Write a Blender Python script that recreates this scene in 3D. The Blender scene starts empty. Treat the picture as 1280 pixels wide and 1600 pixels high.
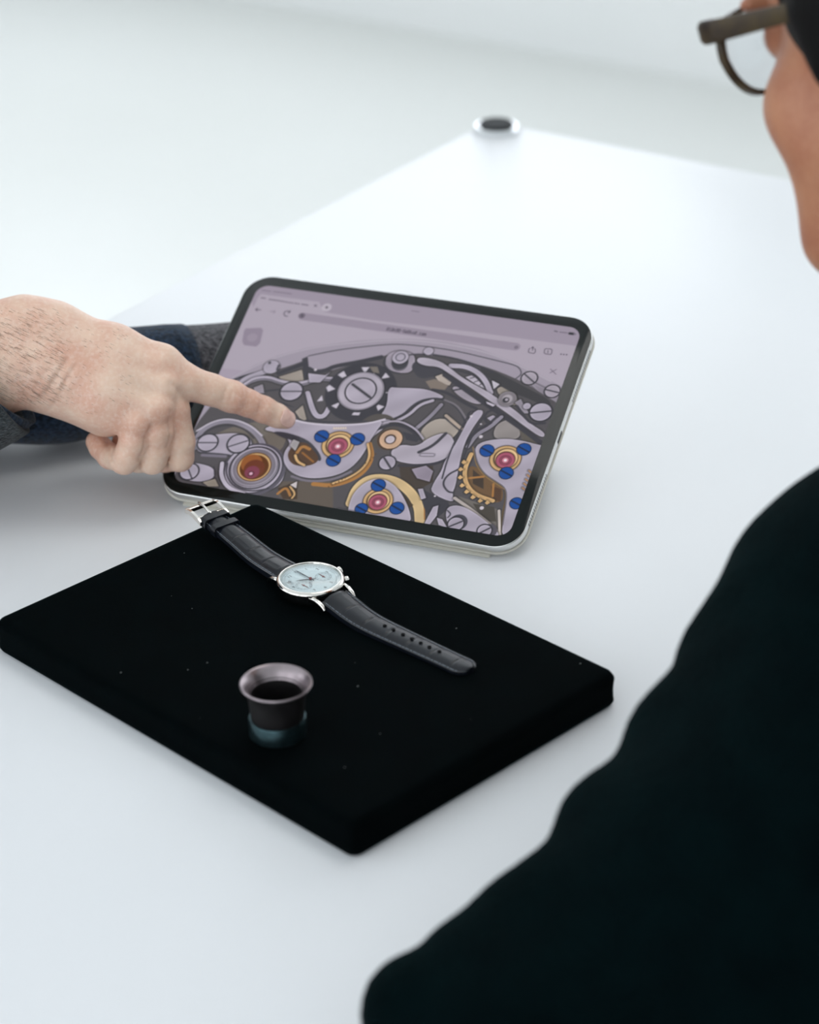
import bpy, bmesh, math, random
import numpy as np
from mathutils import Vector, Matrix

random.seed(7)
RNG = np.random.default_rng(11)
SC = bpy.context.scene
COL = SC.collection

# ------------------------------------------------------------------ camera
# table top is z = 0; metres; camera over the origin
CAM_H, PITCH, ROLL, FPX = 0.6928, 0.4821, -0.0148, 3713.0
_c, _s = math.cos(PITCH), math.sin(PITCH)
FW = Vector((0, _c, -_s)); UP0 = Vector((0, _s, _c)); RT0 = Vector((1, 0, 0))
RT = RT0 * math.cos(ROLL) + UP0 * math.sin(ROLL)
UPV = UP0 * math.cos(ROLL) - RT0 * math.sin(ROLL)
cam_d = bpy.data.cameras.new('camera')
cam = bpy.data.objects.new('camera', cam_d); COL.objects.link(cam)
m = Matrix.Identity(4)
for i in range(3):
    m[i][0] = RT[i]; m[i][1] = UPV[i]; m[i][2] = -FW[i]
m[0][3], m[1][3], m[2][3] = 0, 0, CAM_H
cam.matrix_world = m
cam_d.sensor_fit = 'VERTICAL'; cam_d.sensor_height = 36.0
cam_d.lens = 36.0 * FPX / 1600.0
cam_d.clip_start = 0.05; cam_d.clip_end = 60
cam_d.dof.use_dof = True; cam_d.dof.focus_distance = 1.40; cam_d.dof.aperture_fstop = 6.0
SC.camera = cam
SC.cycles.max_bounces = 8; SC.cycles.diffuse_bounces = 5; SC.cycles.glossy_bounces = 3; SC.cycles.transparent_max_bounces = 6
SC.cycles.caustics_reflective = False; SC.cycles.caustics_refractive = False

# ------------------------------------------------------------------ world, light, exposure
SC.view_settings.view_transform = 'Standard'
SC.view_settings.look = 'None'
SC.view_settings.gamma = 1.0
SC.view_settings.use_curve_mapping = False
SC.view_settings.exposure = 0.06
w = bpy.data.worlds.new('daylight'); SC.world = w; w.use_nodes = True
w.node_tree.nodes['Background'].inputs[0].default_value = (0.82, 0.90, 1.0, 1)
w.node_tree.nodes['Background'].inputs[1].default_value = 0.62

# room axes: E1 runs along the far wall to the right, E2 towards the far wall
E1 = Vector((0.831, -0.556, 0)).normalized(); E2 = Vector((0.556, 0.831, 0)).normalized()
ROOM_ROT = math.atan2(E1.y, E1.x)
FLOOR_Z, CEIL_Z = -0.74, 2.16
R_L, R_R, R_N, R_F = -4.3, 2.6, -2.6, 4.127      # room limits along E1 and E2
def room(a, b, z): return E1 * a + E2 * b + Vector((0, 0, z))

def area_light(name, loc, target, sx, sy, power, col):
    d = bpy.data.lights.new(name, 'AREA'); d.shape = 'RECTANGLE'; d.size = sx; d.size_y = sy
    d.energy = power; d.color = col
    o = bpy.data.objects.new(name, d); COL.objects.link(o); o.location = loc
    z = (Vector(loc) - Vector(target)).normalized()
    y = Vector((0, 0, 1)); x = y.cross(z)
    if x.length < 1e-3: x = E1.copy(); y = z.cross(x)
    x.normalize(); y = z.cross(x)
    mm = Matrix((x, y, z)).transposed().to_4x4(); mm.translation = Vector(loc); o.matrix_world = mm
    return o
# daylight through the windows, including unseen ones added for more light
WIN_FAR = [(-4.1, -1.9, 0.0, 1.95), (-1.4, 0.8, 0.6, 1.95)]               # (a0, a1, z0, z1) in the far wall; the high one is added to brighten the table
WIN_LEFT = [(-2.4, 0.1, -0.25, 1.95)]   # (b0, b1, z0, z1) in the left wall
WIN_FILL = [(-3.4, -1.0, 0.0, 1.95), (-0.6, 1.8, 0.0, 1.95)]           # (a0, a1, z0, z1) behind the camera, unseen, added as general fill
W_FAR, W_LEFT, W_NEAR, W_PANEL = 6.1, 27, 28, 9.5
DAY = (0.93, 0.962, 1.0)
for a0, a1, z0, z1 in WIN_FAR:
    c = room((a0 + a1) / 2, R_F - 0.03, (z0 + z1) / 2)
    area_light('window_daylight', c, c - E2, a1 - a0, z1 - z0, W_FAR * (a1 - a0) * (z1 - z0), DAY)
for b0, b1, z0, z1 in WIN_LEFT:
    c = room(R_L + 0.03, (b0 + b1) / 2, (z0 + z1) / 2)
    area_light('window_daylight', c, c + E1, b1 - b0, z1 - z0, W_LEFT, DAY)
for a0, a1, z0, z1 in WIN_FILL:
    c = room((a0 + a1) / 2, R_N + 0.03, (z0 + z1) / 2)
    area_light('window_daylight', c, c + E2, a1 - a0, z1 - z0, W_NEAR, DAY)  # fill light from the added openings
FILL_PANEL = (-0.45, 1.75, 1.0, 1.1)                        # unseen fill panel, added over the far end of the table: a, b, size
c = room(FILL_PANEL[0], FILL_PANEL[1], CEIL_Z - 0.05)
area_light('ceiling_fill_light', c, c - Vector((0, 0, 1)), FILL_PANEL[2], FILL_PANEL[3], W_PANEL, (1.0, 0.98, 0.95))

# ------------------------------------------------------------------ helpers
def at(px, py, t):
    """point seen at (px, py) of the 1280x1600 frame, t metres in front of the camera"""
    return Vector((0, 0, CAM_H)) + (FW + RT * ((px - 640) / FPX) + UPV * ((800 - py) / FPX)) * t

def lin(r, g, b):
    f = lambda c: (c / 255 / 12.92) if c / 255 <= 0.04045 else ((c / 255 + 0.055) / 1.055) ** 2.4
    return (f(r), f(g), f(b), 1.0)

def mat(name, col, rough=0.5, metal=0.0, spec=0.5, coat=0.0, noise=None, bump=None, sss=0.0, sheen=0.0, ior=None,
        sheen_tint=None, sheen_rough=0.5):
    """principled material; noise = (scale, colour2, sharpness, stretch), bump = (scale, strength, distance, stretch)"""
    M = bpy.data.materials.new(name); M.use_nodes = True
    nt = M.node_tree; b = nt.nodes['Principled BSDF']
    b.inputs['Base Color'].default_value = col
    b.inputs['Roughness'].default_value = rough
    b.inputs['Metallic'].default_value = metal
    b.inputs['Specular IOR Level'].default_value = spec
    b.inputs['Coat Weight'].default_value = coat
    b.inputs['Coat Roughness'].default_value = 0.08
    if ior: b.inputs['IOR'].default_value = ior
    if sheen:
        b.inputs['Sheen Weight'].default_value = sheen
        b.inputs['Sheen Roughness'].default_value = sheen_rough
        if sheen_tint: b.inputs['Sheen Tint'].default_value = sheen_tint
    if sss:
        b.inputs['Subsurface Weight'].default_value = sss
        b.inputs['Subsurface Radius'].default_value = (0.008, 0.003, 0.0015)
        b.inputs['Subsurface Scale'].default_value = 1.0
    tc = nt.nodes.new('ShaderNodeTexCoord')
    def coords(stretch):
        mp = nt.nodes.new('ShaderNodeMapping'); mp.inputs['Scale'].default_value = stretch
        nt.links.new(tc.outputs['Object'], mp.inputs['Vector']); return mp
    if noise:
        n = nt.nodes.new('ShaderNodeTexNoise'); n.inputs['Scale'].default_value = noise[0]; n.inputs['Detail'].default_value = 5
        nt.links.new(coords(noise[3] if len(noise) > 3 else (1, 1, 1)).outputs[0], n.inputs['Vector'])
        r = nt.nodes.new('ShaderNodeValToRGB'); k = noise[2]
        r.color_ramp.elements[0].position = 0.5 - k; r.color_ramp.elements[1].position = 0.5 + k
        r.color_ramp.elements[0].color = col; r.color_ramp.elements[1].color = noise[1]
        nt.links.new(n.outputs['Fac'], r.inputs[0]); nt.links.new(r.outputs[0], b.inputs['Base Color'])
    if bump:
        n = nt.nodes.new('ShaderNodeTexNoise'); n.inputs['Scale'].default_value = bump[0]; n.inputs['Detail'].default_value = 6
        nt.links.new(coords(bump[3] if len(bump) > 3 else (1, 1, 1)).outputs[0], n.inputs['Vector'])
        bp = nt.nodes.new('ShaderNodeBump'); bp.inputs['Strength'].default_value = bump[1]; bp.inputs['Distance'].default_value = bump[2]
        nt.links.new(n.outputs['Fac'], bp.inputs['Height']); nt.links.new(bp.outputs[0], b.inputs['Normal'])
    return M

def clear_glass(name, tint=(1, 1, 1, 1), rough=0.02, f0=0.035, edge=0.5):
    """thin clear pane: see-through, mirror-like towards grazing angles"""
    M = bpy.data.materials.new(name); M.use_nodes = True; nt = M.node_tree
    nt.nodes.clear()
    out = nt.nodes.new('ShaderNodeOutputMaterial'); mx = nt.nodes.new('ShaderNodeMixShader')
    tr = nt.nodes.new('ShaderNodeBsdfTransparent'); gl = nt.nodes.new('ShaderNodeBsdfGlossy'); lw = nt.nodes.new('ShaderNodeLayerWeight')
    pw = nt.nodes.new('ShaderNodeMath'); pw.operation = 'POWER'; pw.inputs[1].default_value = 4.0
    ma = nt.nodes.new('ShaderNodeMath'); ma.operation = 'MULTIPLY_ADD'; ma.inputs[1].default_value = edge; ma.inputs[2].default_value = f0
    lw.inputs[0].default_value = 0.5; tr.inputs[0].default_value = tint; gl.inputs['Roughness'].default_value = rough
    nt.links.new(lw.outputs['Facing'], pw.inputs[0]); nt.links.new(pw.outputs[0], ma.inputs[0]); nt.links.new(ma.outputs[0], mx.inputs[0])
    nt.links.new(tr.outputs[0], mx.inputs[1]); nt.links.new(gl.outputs[0], mx.inputs[2])
    nt.links.new(mx.outputs[0], out.inputs[0]); return M

def link(name, me, material=None, parent=None, smooth=True):
    o = bpy.data.objects.new(name, me); COL.objects.link(o)
    if material: me.materials.append(material)
    if smooth and len(me.polygons):
        me.polygons.foreach_set('use_smooth', np.ones(len(me.polygons), dtype=bool))
    if parent: o.parent = parent
    return o

def obj(name, bm, material, parent=None, smooth=False, recalc=True):
    if recalc: bmesh.ops.recalc_face_normals(bm, faces=bm.faces)
    me = bpy.data.meshes.new(name); bm.to_mesh(me); bm.free()
    return link(name, me, material, parent, smooth)

def auto_smooth(o, deg=40):
    me = o.data
    me.polygons.foreach_set('use_smooth', np.ones(len(me.polygons), dtype=bool))
    bm = bmesh.new(); bm.from_mesh(me)
    for e in bm.edges:
        if len(e.link_faces) == 2 and e.calc_face_angle(0) > math.radians(deg): e.smooth = False
    bm.to_mesh(me); bm.free(); return o

def empty(name, loc=(0, 0, 0), matrix=None):
    o = bpy.data.objects.new(name, None); COL.objects.link(o); o.empty_display_size = 0.05
    if matrix is not None: o.matrix_world = matrix
    else: o.location = loc
    return o

def tag(o, label=None, cat=None, group=None, kind=None):
    if label: o['label'] = label
    if cat: o['category'] = cat
    if group: o['group'] = group
    if kind: o['kind'] = kind
    return o

def frame(origin, x, y, z):
    mm = Matrix((Vector(x), Vector(y), Vector(z))).transposed().to_4x4(); mm.translation = Vector(origin); return mm

def b_box(bm, c, s, bevel=0.0, seg=2, mtx=None):
    g = bmesh.ops.create_cube(bm, size=1.0, matrix=Matrix.Translation(c) @ Matrix.Diagonal((s[0], s[1], s[2], 1)))
    vs = g['verts']
    if bevel:
        ed = list({e for v in vs for e in v.link_edges})
        r = bmesh.ops.bevel(bm, geom=ed, offset=bevel, segments=seg, affect='EDGES', profile=0.5)
        vs = list({v for f in r['faces'] for v in f.verts} | {v for v in vs if v.is_valid})
    if mtx is not None:
        bmesh.ops.transform(bm, matrix=mtx, verts=[v for v in vs if v.is_valid])
    return vs

def b_lathe(bm, prof, n=48, closed=False, axis='Z', off=(0, 0, 0)):
    rings = []
    for r, z in prof:
        ring = []
        for k in range(n):
            a = 2 * math.pi * k / n
            p = (r * math.cos(a), r * math.sin(a), z)
            if axis == 'X': p = (z, p[0], p[1])
            if axis == 'Y': p = (p[1], z, p[0])
            ring.append(bm.verts.new((p[0] + off[0], p[1] + off[1], p[2] + off[2])))
        rings.append(ring)
    m_ = len(rings)
    for i in range(m_ if closed else m_ - 1):
        A, B = rings[i], rings[(i + 1) % m_]
        for k in range(n):
            bm.faces.new((A[k], A[(k + 1) % n], B[(k + 1) % n], B[k]))
    if not closed:
        if prof[0][0] > 1e-6: bm.faces.new(rings[0][::-1])
        if prof[-1][0] > 1e-6: bm.faces.new(rings[-1])
    return rings

def b_tube(bm, pts, rad, n=10, caps=True):
    pts = [Vector(p) for p in pts]; rads = rad if isinstance(rad, (list, tuple)) else [rad] * len(pts)
    rings = []; ref = None
    for i, p in enumerate(pts):
        d = (pts[min(i + 1, len(pts) - 1)] - pts[max(i - 1, 0)]).normalized()
        if ref is None: ref = Vector((0, 0, 1)) if abs(d.z) < 0.9 else Vector((1, 0, 0))
        u = (ref - d * ref.dot(d)).normalized(); v = d.cross(u); ref = u
        rings.append([bm.verts.new(p + (u * math.cos(2 * math.pi * k / n) + v * math.sin(2 * math.pi * k / n)) * rads[i]) for k in range(n)])
    for A, B in zip(rings, rings[1:]):
        for k in range(n): bm.faces.new((A[k], A[(k + 1) % n], B[(k + 1) % n], B[k]))
    if caps: bm.faces.new(rings[0][::-1]); bm.faces.new(rings[-1])
    return rings

def rr_pts(w_, h_, r, n=10):
    """rounded rectangle outline centred on 0"""
    out = []
    for cx, cy, a0 in ((w_/2-r, h_/2-r, 0), (-w_/2+r, h_/2-r, 90), (-w_/2+r, -h_/2+r, 180), (w_/2-r, -h_/2+r, 270)):
        for k in range(n + 1):
            a = math.radians(a0 + 90 * k / n); out.append((cx + r * math.cos(a), cy + r * math.sin(a)))
    return out

def b_loft(bm, loops, cap0=True, cap1=True):
    """loops: lists of 3-D points of equal length"""
    R = [[bm.verts.new(p) for p in L] for L in loops]
    for A, B in zip(R, R[1:]):
        n = len(A)
        for k in range(n): bm.faces.new((A[k], A[(k + 1) % n], B[(k + 1) % n], B[k]))
    if cap0: bm.faces.new(R[0][::-1])
    if cap1: bm.faces.new(R[-1])
    return R

# --- continuous bodies: signed distance field + surface net
class Field:
    def __init__(s, lo, hi, h):
        s.lo = np.array(lo, float); s.h = h
        s.n = np.ceil((np.array(hi, float) - s.lo) / h).astype(int) + 1
        s.ax = [s.lo[i] + h * np.arange(s.n[i]) for i in range(3)]
        s.F = np.full(tuple(s.n), 0.08, np.float32)
    def new(s):
        g = Field.__new__(Field); g.lo, g.h, g.n, g.ax = s.lo, s.h, s.n, s.ax
        g.F = np.full(tuple(s.n), 0.08, np.float32); return g
    def win(s, lo, hi):
        i0 = np.clip(np.floor((np.array(lo) - s.lo) / s.h).astype(int), 0, s.n); i1 = np.clip(np.ceil((np.array(hi) - s.lo) / s.h).astype(int) + 1, 0, s.n)
        if (i1 <= i0).any(): return None
        sl = tuple(slice(a, b) for a, b in zip(i0, i1))
        X, Y, Z = np.meshgrid(*[s.ax[i][sl[i]] for i in range(3)], indexing='ij', sparse=True)
        return sl, X, Y, Z
    @staticmethod
    def smin(a, b, k):
        if k <= 0: return np.minimum(a, b)
        hh = np.clip(0.5 + 0.5 * (b - a) / k, 0, 1)
        return b + (a - b) * hh - k * hh * (1 - hh)
    def cap(s, a, ra, b=None, rb=None, k=0.004, flat=None):
        a = np.array(a, float); b = a if b is None else np.array(b, float); rb = ra if rb is None else rb
        mg = max(ra, rb) + k + 2 * s.h + 0.02
        q = s.win(np.minimum(a, b) - mg, np.maximum(a, b) + mg)
        if q is None: return
        sl, X, Y, Z = q
        ab = b - a; L = ab @ ab
        if L > 1e-12:
            t = np.clip(((X - a[0]) * ab[0] + (Y - a[1]) * ab[1] + (Z - a[2]) * ab[2]) / L, 0, 1)
        else: t = 0.0
        dx, dy, dz = X - a[0] - t * ab[0], Y - a[1] - t * ab[1], Z - a[2] - t * ab[2]
        d = np.sqrt(dx * dx + dy * dy + dz * dz) - (ra + (rb - ra) * t)
        s.F[sl] = s.smin(s.F[sl], d.astype(np.float32), k)
    def chain(s, pts, k=0.004):
        for (a, ra), (b, rb) in zip(pts, pts[1:]): s.cap(a, ra, b, rb, k)
    def ell(s, c, rad, rot=None, k=0.004, cut=False):
        c = np.array(c, float); rad = np.array(rad, float); mg = rad.max() + k + 2 * s.h + 0.02
        q = s.win(c - mg, c + mg)
        if q is None: return
        sl, X, Y, Z = q
        R = np.eye(3) if rot is None else np.array(rot)        # rows: local axes
        x, y, z = X - c[0], Y - c[1], Z - c[2]
        u = [R[i][0] * x + R[i][1] * y + R[i][2] * z for i in range(3)]
        k0 = np.sqrt(sum((u[i] / rad[i]) ** 2 for i in range(3))); k1 = np.sqrt(sum((u[i] / rad[i] ** 2) ** 2 for i in range(3))) + 1e-9
        d = (k0 * (k0 - 1) / k1).astype(np.float32)
        s.F[sl] = -s.smin(-s.F[sl], d, k) if cut else s.smin(s.F[sl], d, k)
    def groove(s, pts, rad, depth):
        """press a soft line into the surface along a polyline"""
        pts = [np.array(p, float) for p in pts]
        for a, b in zip(pts, pts[1:]):
            mg = rad * 3
            q = s.win(np.minimum(a, b) - mg, np.maximum(a, b) + mg)
            if q is None: continue
            sl, X, Y, Z = q; ab = b - a; L = ab @ ab + 1e-12
            t = np.clip(((X - a[0]) * ab[0] + (Y - a[1]) * ab[1] + (Z - a[2]) * ab[2]) / L, 0, 1)
            d2 = (X - a[0] - t * ab[0]) ** 2 + (Y - a[1] - t * ab[1]) ** 2 + (Z - a[2] - t * ab[2]) ** 2
            s.F[sl] += (depth * np.exp(-d2 / rad ** 2)).astype(np.float32)
    def join(s, g, k=0.0): s.F = s.smin(s.F, g.F, k)
    def mesh(s, name, relax=2):
        F = s.F; n = F.shape; neg = F < 0
        cnt = np.zeros(tuple(i - 1 for i in n), np.int8)
        off = [(i, j, k) for i in (0, 1) for j in (0, 1) for k in (0, 1)]
        for i, j, k in off: cnt += neg[i:n[0]-1+i, j:n[1]-1+j, k:n[2]-1+k]
        act = np.argwhere((cnt > 0) & (cnt < 8))
        idx = np.full(cnt.shape, -1, np.int64); idx[tuple(act.T)] = np.arange(len(act))
        P = np.zeros((len(act), 3)); N = np.zeros(len(act))
        for i, j, k in off:
            for ax in range(3):
                if (i, j, k)[ax]: continue
                a = act + (i, j, k); b = a.copy(); b[:, ax] += 1
                fa = F[tuple(a.T)]; fb = F[tuple(b.T)]; m_ = (fa < 0) != (fb < 0)
                t = np.where(m_, fa / np.where(fa == fb, 1, fa - fb), 0)
                q = a.astype(float); q[:, ax] += t
                P += q * m_[:, None]; N += m_
        P = s.lo + s.h * (P / N[:, None])
        Q = []
        for ax in range(3):
            o1, o2 = [(1, 2), (2, 0), (0, 1)][ax]
            sl0 = [slice(None)] * 3; sl1 = [slice(None)] * 3
            sl0[ax] = slice(0, n[ax]-1); sl1[ax] = slice(1, n[ax])
            A, B = neg[tuple(sl0)], neg[tuple(sl1)]
            e = np.argwhere(A != B)
            ok = (e[:, o1] > 0) & (e[:, o2] > 0) & (e[:, o1] < n[o1]-1) & (e[:, o2] < n[o2]-1)
            e = e[ok]; fl = A[tuple(e.T)]
            def cell(d1, d2):
                c = e.copy(); c[:, o1] -= d1; c[:, o2] -= d2; return idx[tuple(c.T)]
            q = np.stack([cell(1, 1), cell(0, 1), cell(0, 0), cell(1, 0)], 1)
            q[~fl] = q[~fl][:, ::-1]; Q.append(q)
        Q = np.concatenate(Q); Q = Q[(Q >= 0).all(1)]
        E_ = np.concatenate([Q[:, [0, 1]], Q[:, [1, 2]], Q[:, [2, 3]], Q[:, [3, 0]]])
        for _ in range(relax):
            S = np.zeros_like(P); C_ = np.zeros(len(P))
            for c_ in (0, 1):
                np.add.at(S, E_[:, c_], P[E_[:, 1 - c_]]); np.add.at(C_, E_[:, c_], 1)
            P = 0.5 * P + 0.5 * S / np.maximum(C_, 1)[:, None]
        s.P, s.Q = P, Q
        return mesh_np(name, P, Q)

def mesh_np(name, P, Q):
    me = bpy.data.meshes.new(name)
    me.vertices.add(len(P)); me.vertices.foreach_set('co', np.asarray(P, np.float32).ravel())
    k = Q.shape[1]
    me.loops.add(len(Q) * k); me.loops.foreach_set('vertex_index', np.asarray(Q, np.int32).ravel())
    me.polygons.add(len(Q)); me.polygons.foreach_set('loop_start', np.arange(0, len(Q) * k, k, dtype=np.int32))
    me.update(calc_edges=True); me.validate(); return me

# ------------------------------------------------------------------ setting
M_floor = mat('polished pale concrete floor', lin(222, 224, 221), 0.28, spec=0.5, noise=(1.1, lin(229, 231, 229), 0.25), bump=(40, 0.02, 0.002))
M_wall = mat('white wall paint', lin(242, 243, 243), 0.7, noise=(3, lin(239, 241, 241), 0.3), bump=(260, 0.05, 0.001))
M_trim = mat('satin white trim', lin(238, 240, 240), 0.4, noise=(6, lin(234, 236, 236), 0.3))
M_pane = clear_glass('window glass')

RR = Matrix.Rotation(ROOM_ROT, 4, 'Z')
def room_box(bm, a0, a1, b0, b1, z0, z1, bevel=0.0):
    return b_box(bm, ((a0+a1)/2, (b0+b1)/2, (z0+z1)/2), (a1-a0, b1-b0, z1-z0), bevel, mtx=RR)
def structure(name, bm, m_, parent=None):
    o = obj(name, bm, m_, parent)
    if parent is None: o['kind'] = 'structure'
    return o
TH = 0.12
bm = bmesh.new(); room_box(bm, R_L-TH, R_R+TH, R_N-TH, R_F+TH, FLOOR_Z-0.1, FLOOR_Z)
tag(structure('floor', bm, M_floor), 'pale polished floor behind and under the table', 'floor')
bm = bmesh.new(); room_box(bm, R_L-TH, R_R+TH, R_N-TH, R_F+TH, CEIL_Z, CEIL_Z+0.1)
tag(structure('ceiling', bm, M_wall), 'white ceiling above the frame', 'ceiling')
def wall_with_holes(name, along, u0, u1, holes, v0, v1):
    bm = bmesh.new(); xs = sorted({u0, u1} | {h for q in holes for h in q[:2]})
    for x0, x1 in zip(xs, xs[1:]):
        hole = [q for q in holes if q[0] <= x0 + 1e-6 and q[1] >= x1 - 1e-6]
        segs = [(FLOOR_Z, CEIL_Z)] if not hole else [(FLOOR_Z, hole[0][2]), (hole[0][3], CEIL_Z)]
        for z0, z1 in segs:
            if along == 'a': room_box(bm, x0, x1, v0, v1, z0, z1)
            else: room_box(bm, v0, v1, x0, x1, z0, z1)
    return structure(name, bm, M_wall)
tag(wall_with_holes('wall_back', 'a', R_L-TH, R_R+TH, WIN_FAR, R_F, R_F+TH), 'white wall behind the far end of the table', 'wall')
tag(wall_with_holes('wall_left', 'b', R_N, R_F, WIN_LEFT, R_L-TH, R_L), 'white wall with tall windows left of the frame', 'wall')
tag(wall_with_holes('wall_right', 'b', R_N, R_F, [], R_R, R_R+TH), 'white wall right of the frame', 'wall')
tag(wall_with_holes('wall_front', 'a', R_L-TH, R_R+TH, WIN_FILL, R_N-TH, R_N), 'white wall behind the camera', 'wall')
wn = 0
for wall, wins in (('far', WIN_FAR), ('left', WIN_LEFT), ('near', WIN_FILL)):
    for u0, u1, z0, z1 in wins:
        wn += 1
        bm = bmesh.new()
        def wb(p0, p1, q0, q1, d0, d1):
            if wall == 'far': room_box(bm, p0, p1, R_F+d0, R_F+d1, q0, q1)
            elif wall == 'near': room_box(bm, p0, p1, R_N-d1, R_N-d0, q0, q1)
            else: room_box(bm, R_L-d1, R_L-d0, p0, p1, q0, q1)
        f = 0.05
        wb(u0, u1, z0, z0+f, 0.03, 0.10); wb(u0, u1, z1-f, z1, 0.03, 0.10)
        wb(u0, u0+f, z0+f, z1-f, 0.03, 0.10); wb(u1-f, u1, z0+f, z1-f, 0.03, 0.10)
        wb((u0+u1)/2-0.02, (u0+u1)/2+0.02, z0+f, z1-f, 0.03, 0.10)
        fr = structure('window_%d' % wn, bm, M_trim)
        tag(fr, 'tall white framed window %s' % ('in the far wall left of the frame', 'added high in the far wall to brighten the table', 'in the left wall', 'added behind the camera on the left as fill', 'added behind the camera on the right as fill')[wn-1], 'window')
        for p0, p1 in ((u0+f, (u0+u1)/2-0.02), ((u0+u1)/2+0.02, u1-f)):
            bm = bmesh.new(); wb(p0, p1, z0+f, z1-f, 0.06, 0.07)
            structure('pane', bm, M_pane, fr)
bm = bmesh.new(); room_box(bm, FILL_PANEL[0]-FILL_PANEL[2]/2-.03, FILL_PANEL[0]+FILL_PANEL[2]/2+.03, FILL_PANEL[1]-FILL_PANEL[3]/2-.03, FILL_PANEL[1]+FILL_PANEL[3]/2+.03, CEIL_Z-0.04, CEIL_Z, 0.006)
tag(obj('ceiling_fill_panel', bm, M_trim), 'unseen flat ceiling panel added as fill above the far end of the table', 'lamp')

# ------------------------------------------------------------------ table
M_table = mat('white laminate', lin(225, 227, 230), 0.40, spec=0.4, noise=(5, lin(222, 225, 228), 0.3), bump=(900, 0.02, 0.0004))
M_chrome = mat('polished chrome', (0.82, 0.84, 0.86, 1), 0.07, metal=1.0, noise=(20, (0.79, 0.81, 0.83, 1), 0.3))
M_cap = mat('dark rubber cap', lin(60, 62, 64), 0.8, spec=0.2, noise=(90, lin(62, 64, 66), 0.3))
T_A0, T_A1, T_B0, T_B1, T_TH = -1.101, -0.405, 0.12, 1.786, 0.026
table = empty('table', room((T_A0+T_A1)/2, (T_B0+T_B1)/2, FLOOR_Z))
tag(table, 'long white table with chrome corner legs that carries the tray and tablet', 'table')
tm = Matrix.Translation(-table.location)
wA, wB = T_A1-T_A0, T_B1-T_B0
bm = bmesh.new()
T_CUT = [(T_A0, T_B0), (T_A1, T_B0), (T_A1, 1.33), (-0.785, T_B1), (T_A0, T_B1)]      # one far corner is cut off
def round_poly(P, r, n=8):
    out = []; K = len(P)
    for i in range(K):
        p, a, b = Vector(P[i]), Vector(P[i-1]), Vector(P[(i+1) % K]); u, v = (a-p).normalized(), (b-p).normalized()
        th = u.angle(v)/2; d = r/math.tan(th); c = p+(u+v).normalized()*(r/math.sin(th)); s0, s1 = p+u*d-c, p+v*d-c
        an = s0.angle_signed(s1)
        for k in range(n+1): out.append(c+Matrix.Rotation(-an*k/n, 2) @ s0)
    return out
loops = []
for inset, z in ((0.004, -T_TH), (0.0, -T_TH+0.004), (0.0, -0.004), (0.0012, -0.0012), (0.004, 0.0)):
    cc = Vector((sum(p[0] for p in T_CUT)/5, sum(p[1] for p in T_CUT)/5))
    loops.append([tuple(tm @ (RR @ Vector((q.x-math.copysign(inset, q.x-cc.x), q.y-math.copysign(inset, q.y-cc.y), z)))) for q in round_poly(T_CUT, 0.03)])
b_loft(bm, loops)
auto_smooth(obj('table_top', bm, M_table, table), 30)
for a, b in ((T_A0+0.021, T_B1-0.021), (T_A1-0.021, 1.30), (T_A0+0.021, T_B0+0.021), (T_A1-0.021, T_B0+0.021)):
    p = tm @ room(a, b, 0)
    bm = bmesh.new()
    b_lathe(bm, [(0.021, p.z+FLOOR_Z), (0.021, p.z+0.003), (0.0195, p.z+0.0050), (0.0165, p.z+0.0050), (0.0155, p.z+0.003), (0.0155, p.z-0.002)], 32, off=(p.x, p.y, 0))
    leg = auto_smooth(obj('leg', bm, M_chrome, table), 35)
    bm = bmesh.new(); b_lathe(bm, [(0.0152, p.z-0.001), (0.0152, p.z+0.0065), (0.0145, p.z+0.0075), (0.0, p.z+0.0078)], 32, off=(p.x, p.y, 0))
    c = auto_smooth(obj('leg_cap', bm, M_cap, leg), 35); c['label'] = 'dark round cap on the table leg'

# ------------------------------------------------------------------ velvet tray
M_velvet = mat('black velvet', (0.0002, 0.0010, 0.0013, 1), 0.95, spec=0.03, sheen=0.035, sheen_tint=(0.12, 0.75, 0.85, 1), sheen_rough=0.25,
               noise=(60, (0.0004, 0.0017, 0.0021, 1), 0.2), bump=(900, 0.25, 0.0006))
M_lint = mat('pale lint', lin(120, 124, 122), 0.9, noise=(300, lin(90, 95, 95), 0.3))
TR_H, TR_W, TR_L = 0.0211, 0.2000, 0.2931
ty = 0.7834
ta = Vector((math.cos(ty), math.sin(ty), 0)); tb = Vector((-math.sin(ty), math.cos(ty), 0))
TF = Vector((-0.0297, 0.9545, 0))
tray = empty('velvet_tray', matrix=frame(TF + ta*TR_W/2 + tb*TR_L/2, ta, tb, (0, 0, 1)))
tag(tray, 'flat black velvet display pad under the wristwatch and loupe', 'tray')
bm = bmesh.new()
prof = [(0.0035, 0.0), (0.0012, 0.0008), (0.0, 0.003)] + [(0.0005*math.sin(math.pi*k/4), 0.003+(TR_H-0.0075)*k/4) for k in range(1, 5)] + \
       [(0.0006, TR_H-0.0030), (0.0018, TR_H-0.0012), (0.0036, TR_H-0.0003), (0.006, TR_H)]
def tray_loop(inset, z, r=0.006):
    pts = rr_pts(TR_W-2*inset, TR_L-2*inset, max(r-inset*0.5, 0.002), 5); return [(x, y, z) for x, y in pts]
b_loft(bm, [tray_loop(i, z) for i, z in prof] + [tray_loop(0.03, TR_H+0.0002), tray_loop(0.08, TR_H+0.0002)])
auto_smooth(obj('pad', bm, M_velvet, tray), 50)
bm = bmesh.new()
for k in range(16):
    x, y = random.uniform(-0.095, 0.095), random.uniform(-0.14, 0.14); s_ = random.uniform(0.00025, 0.0006)
    b_box(bm, (x, y, TR_H+0.0004), (s_*random.uniform(1, 2.4), s_, s_*0.5), mtx=None)
l_ = obj('lint_specks', bm, M_lint, tray); l_['kind'] = 'stuff'; l_['label'] = 'tiny pale lint specks on black velvet'

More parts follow.
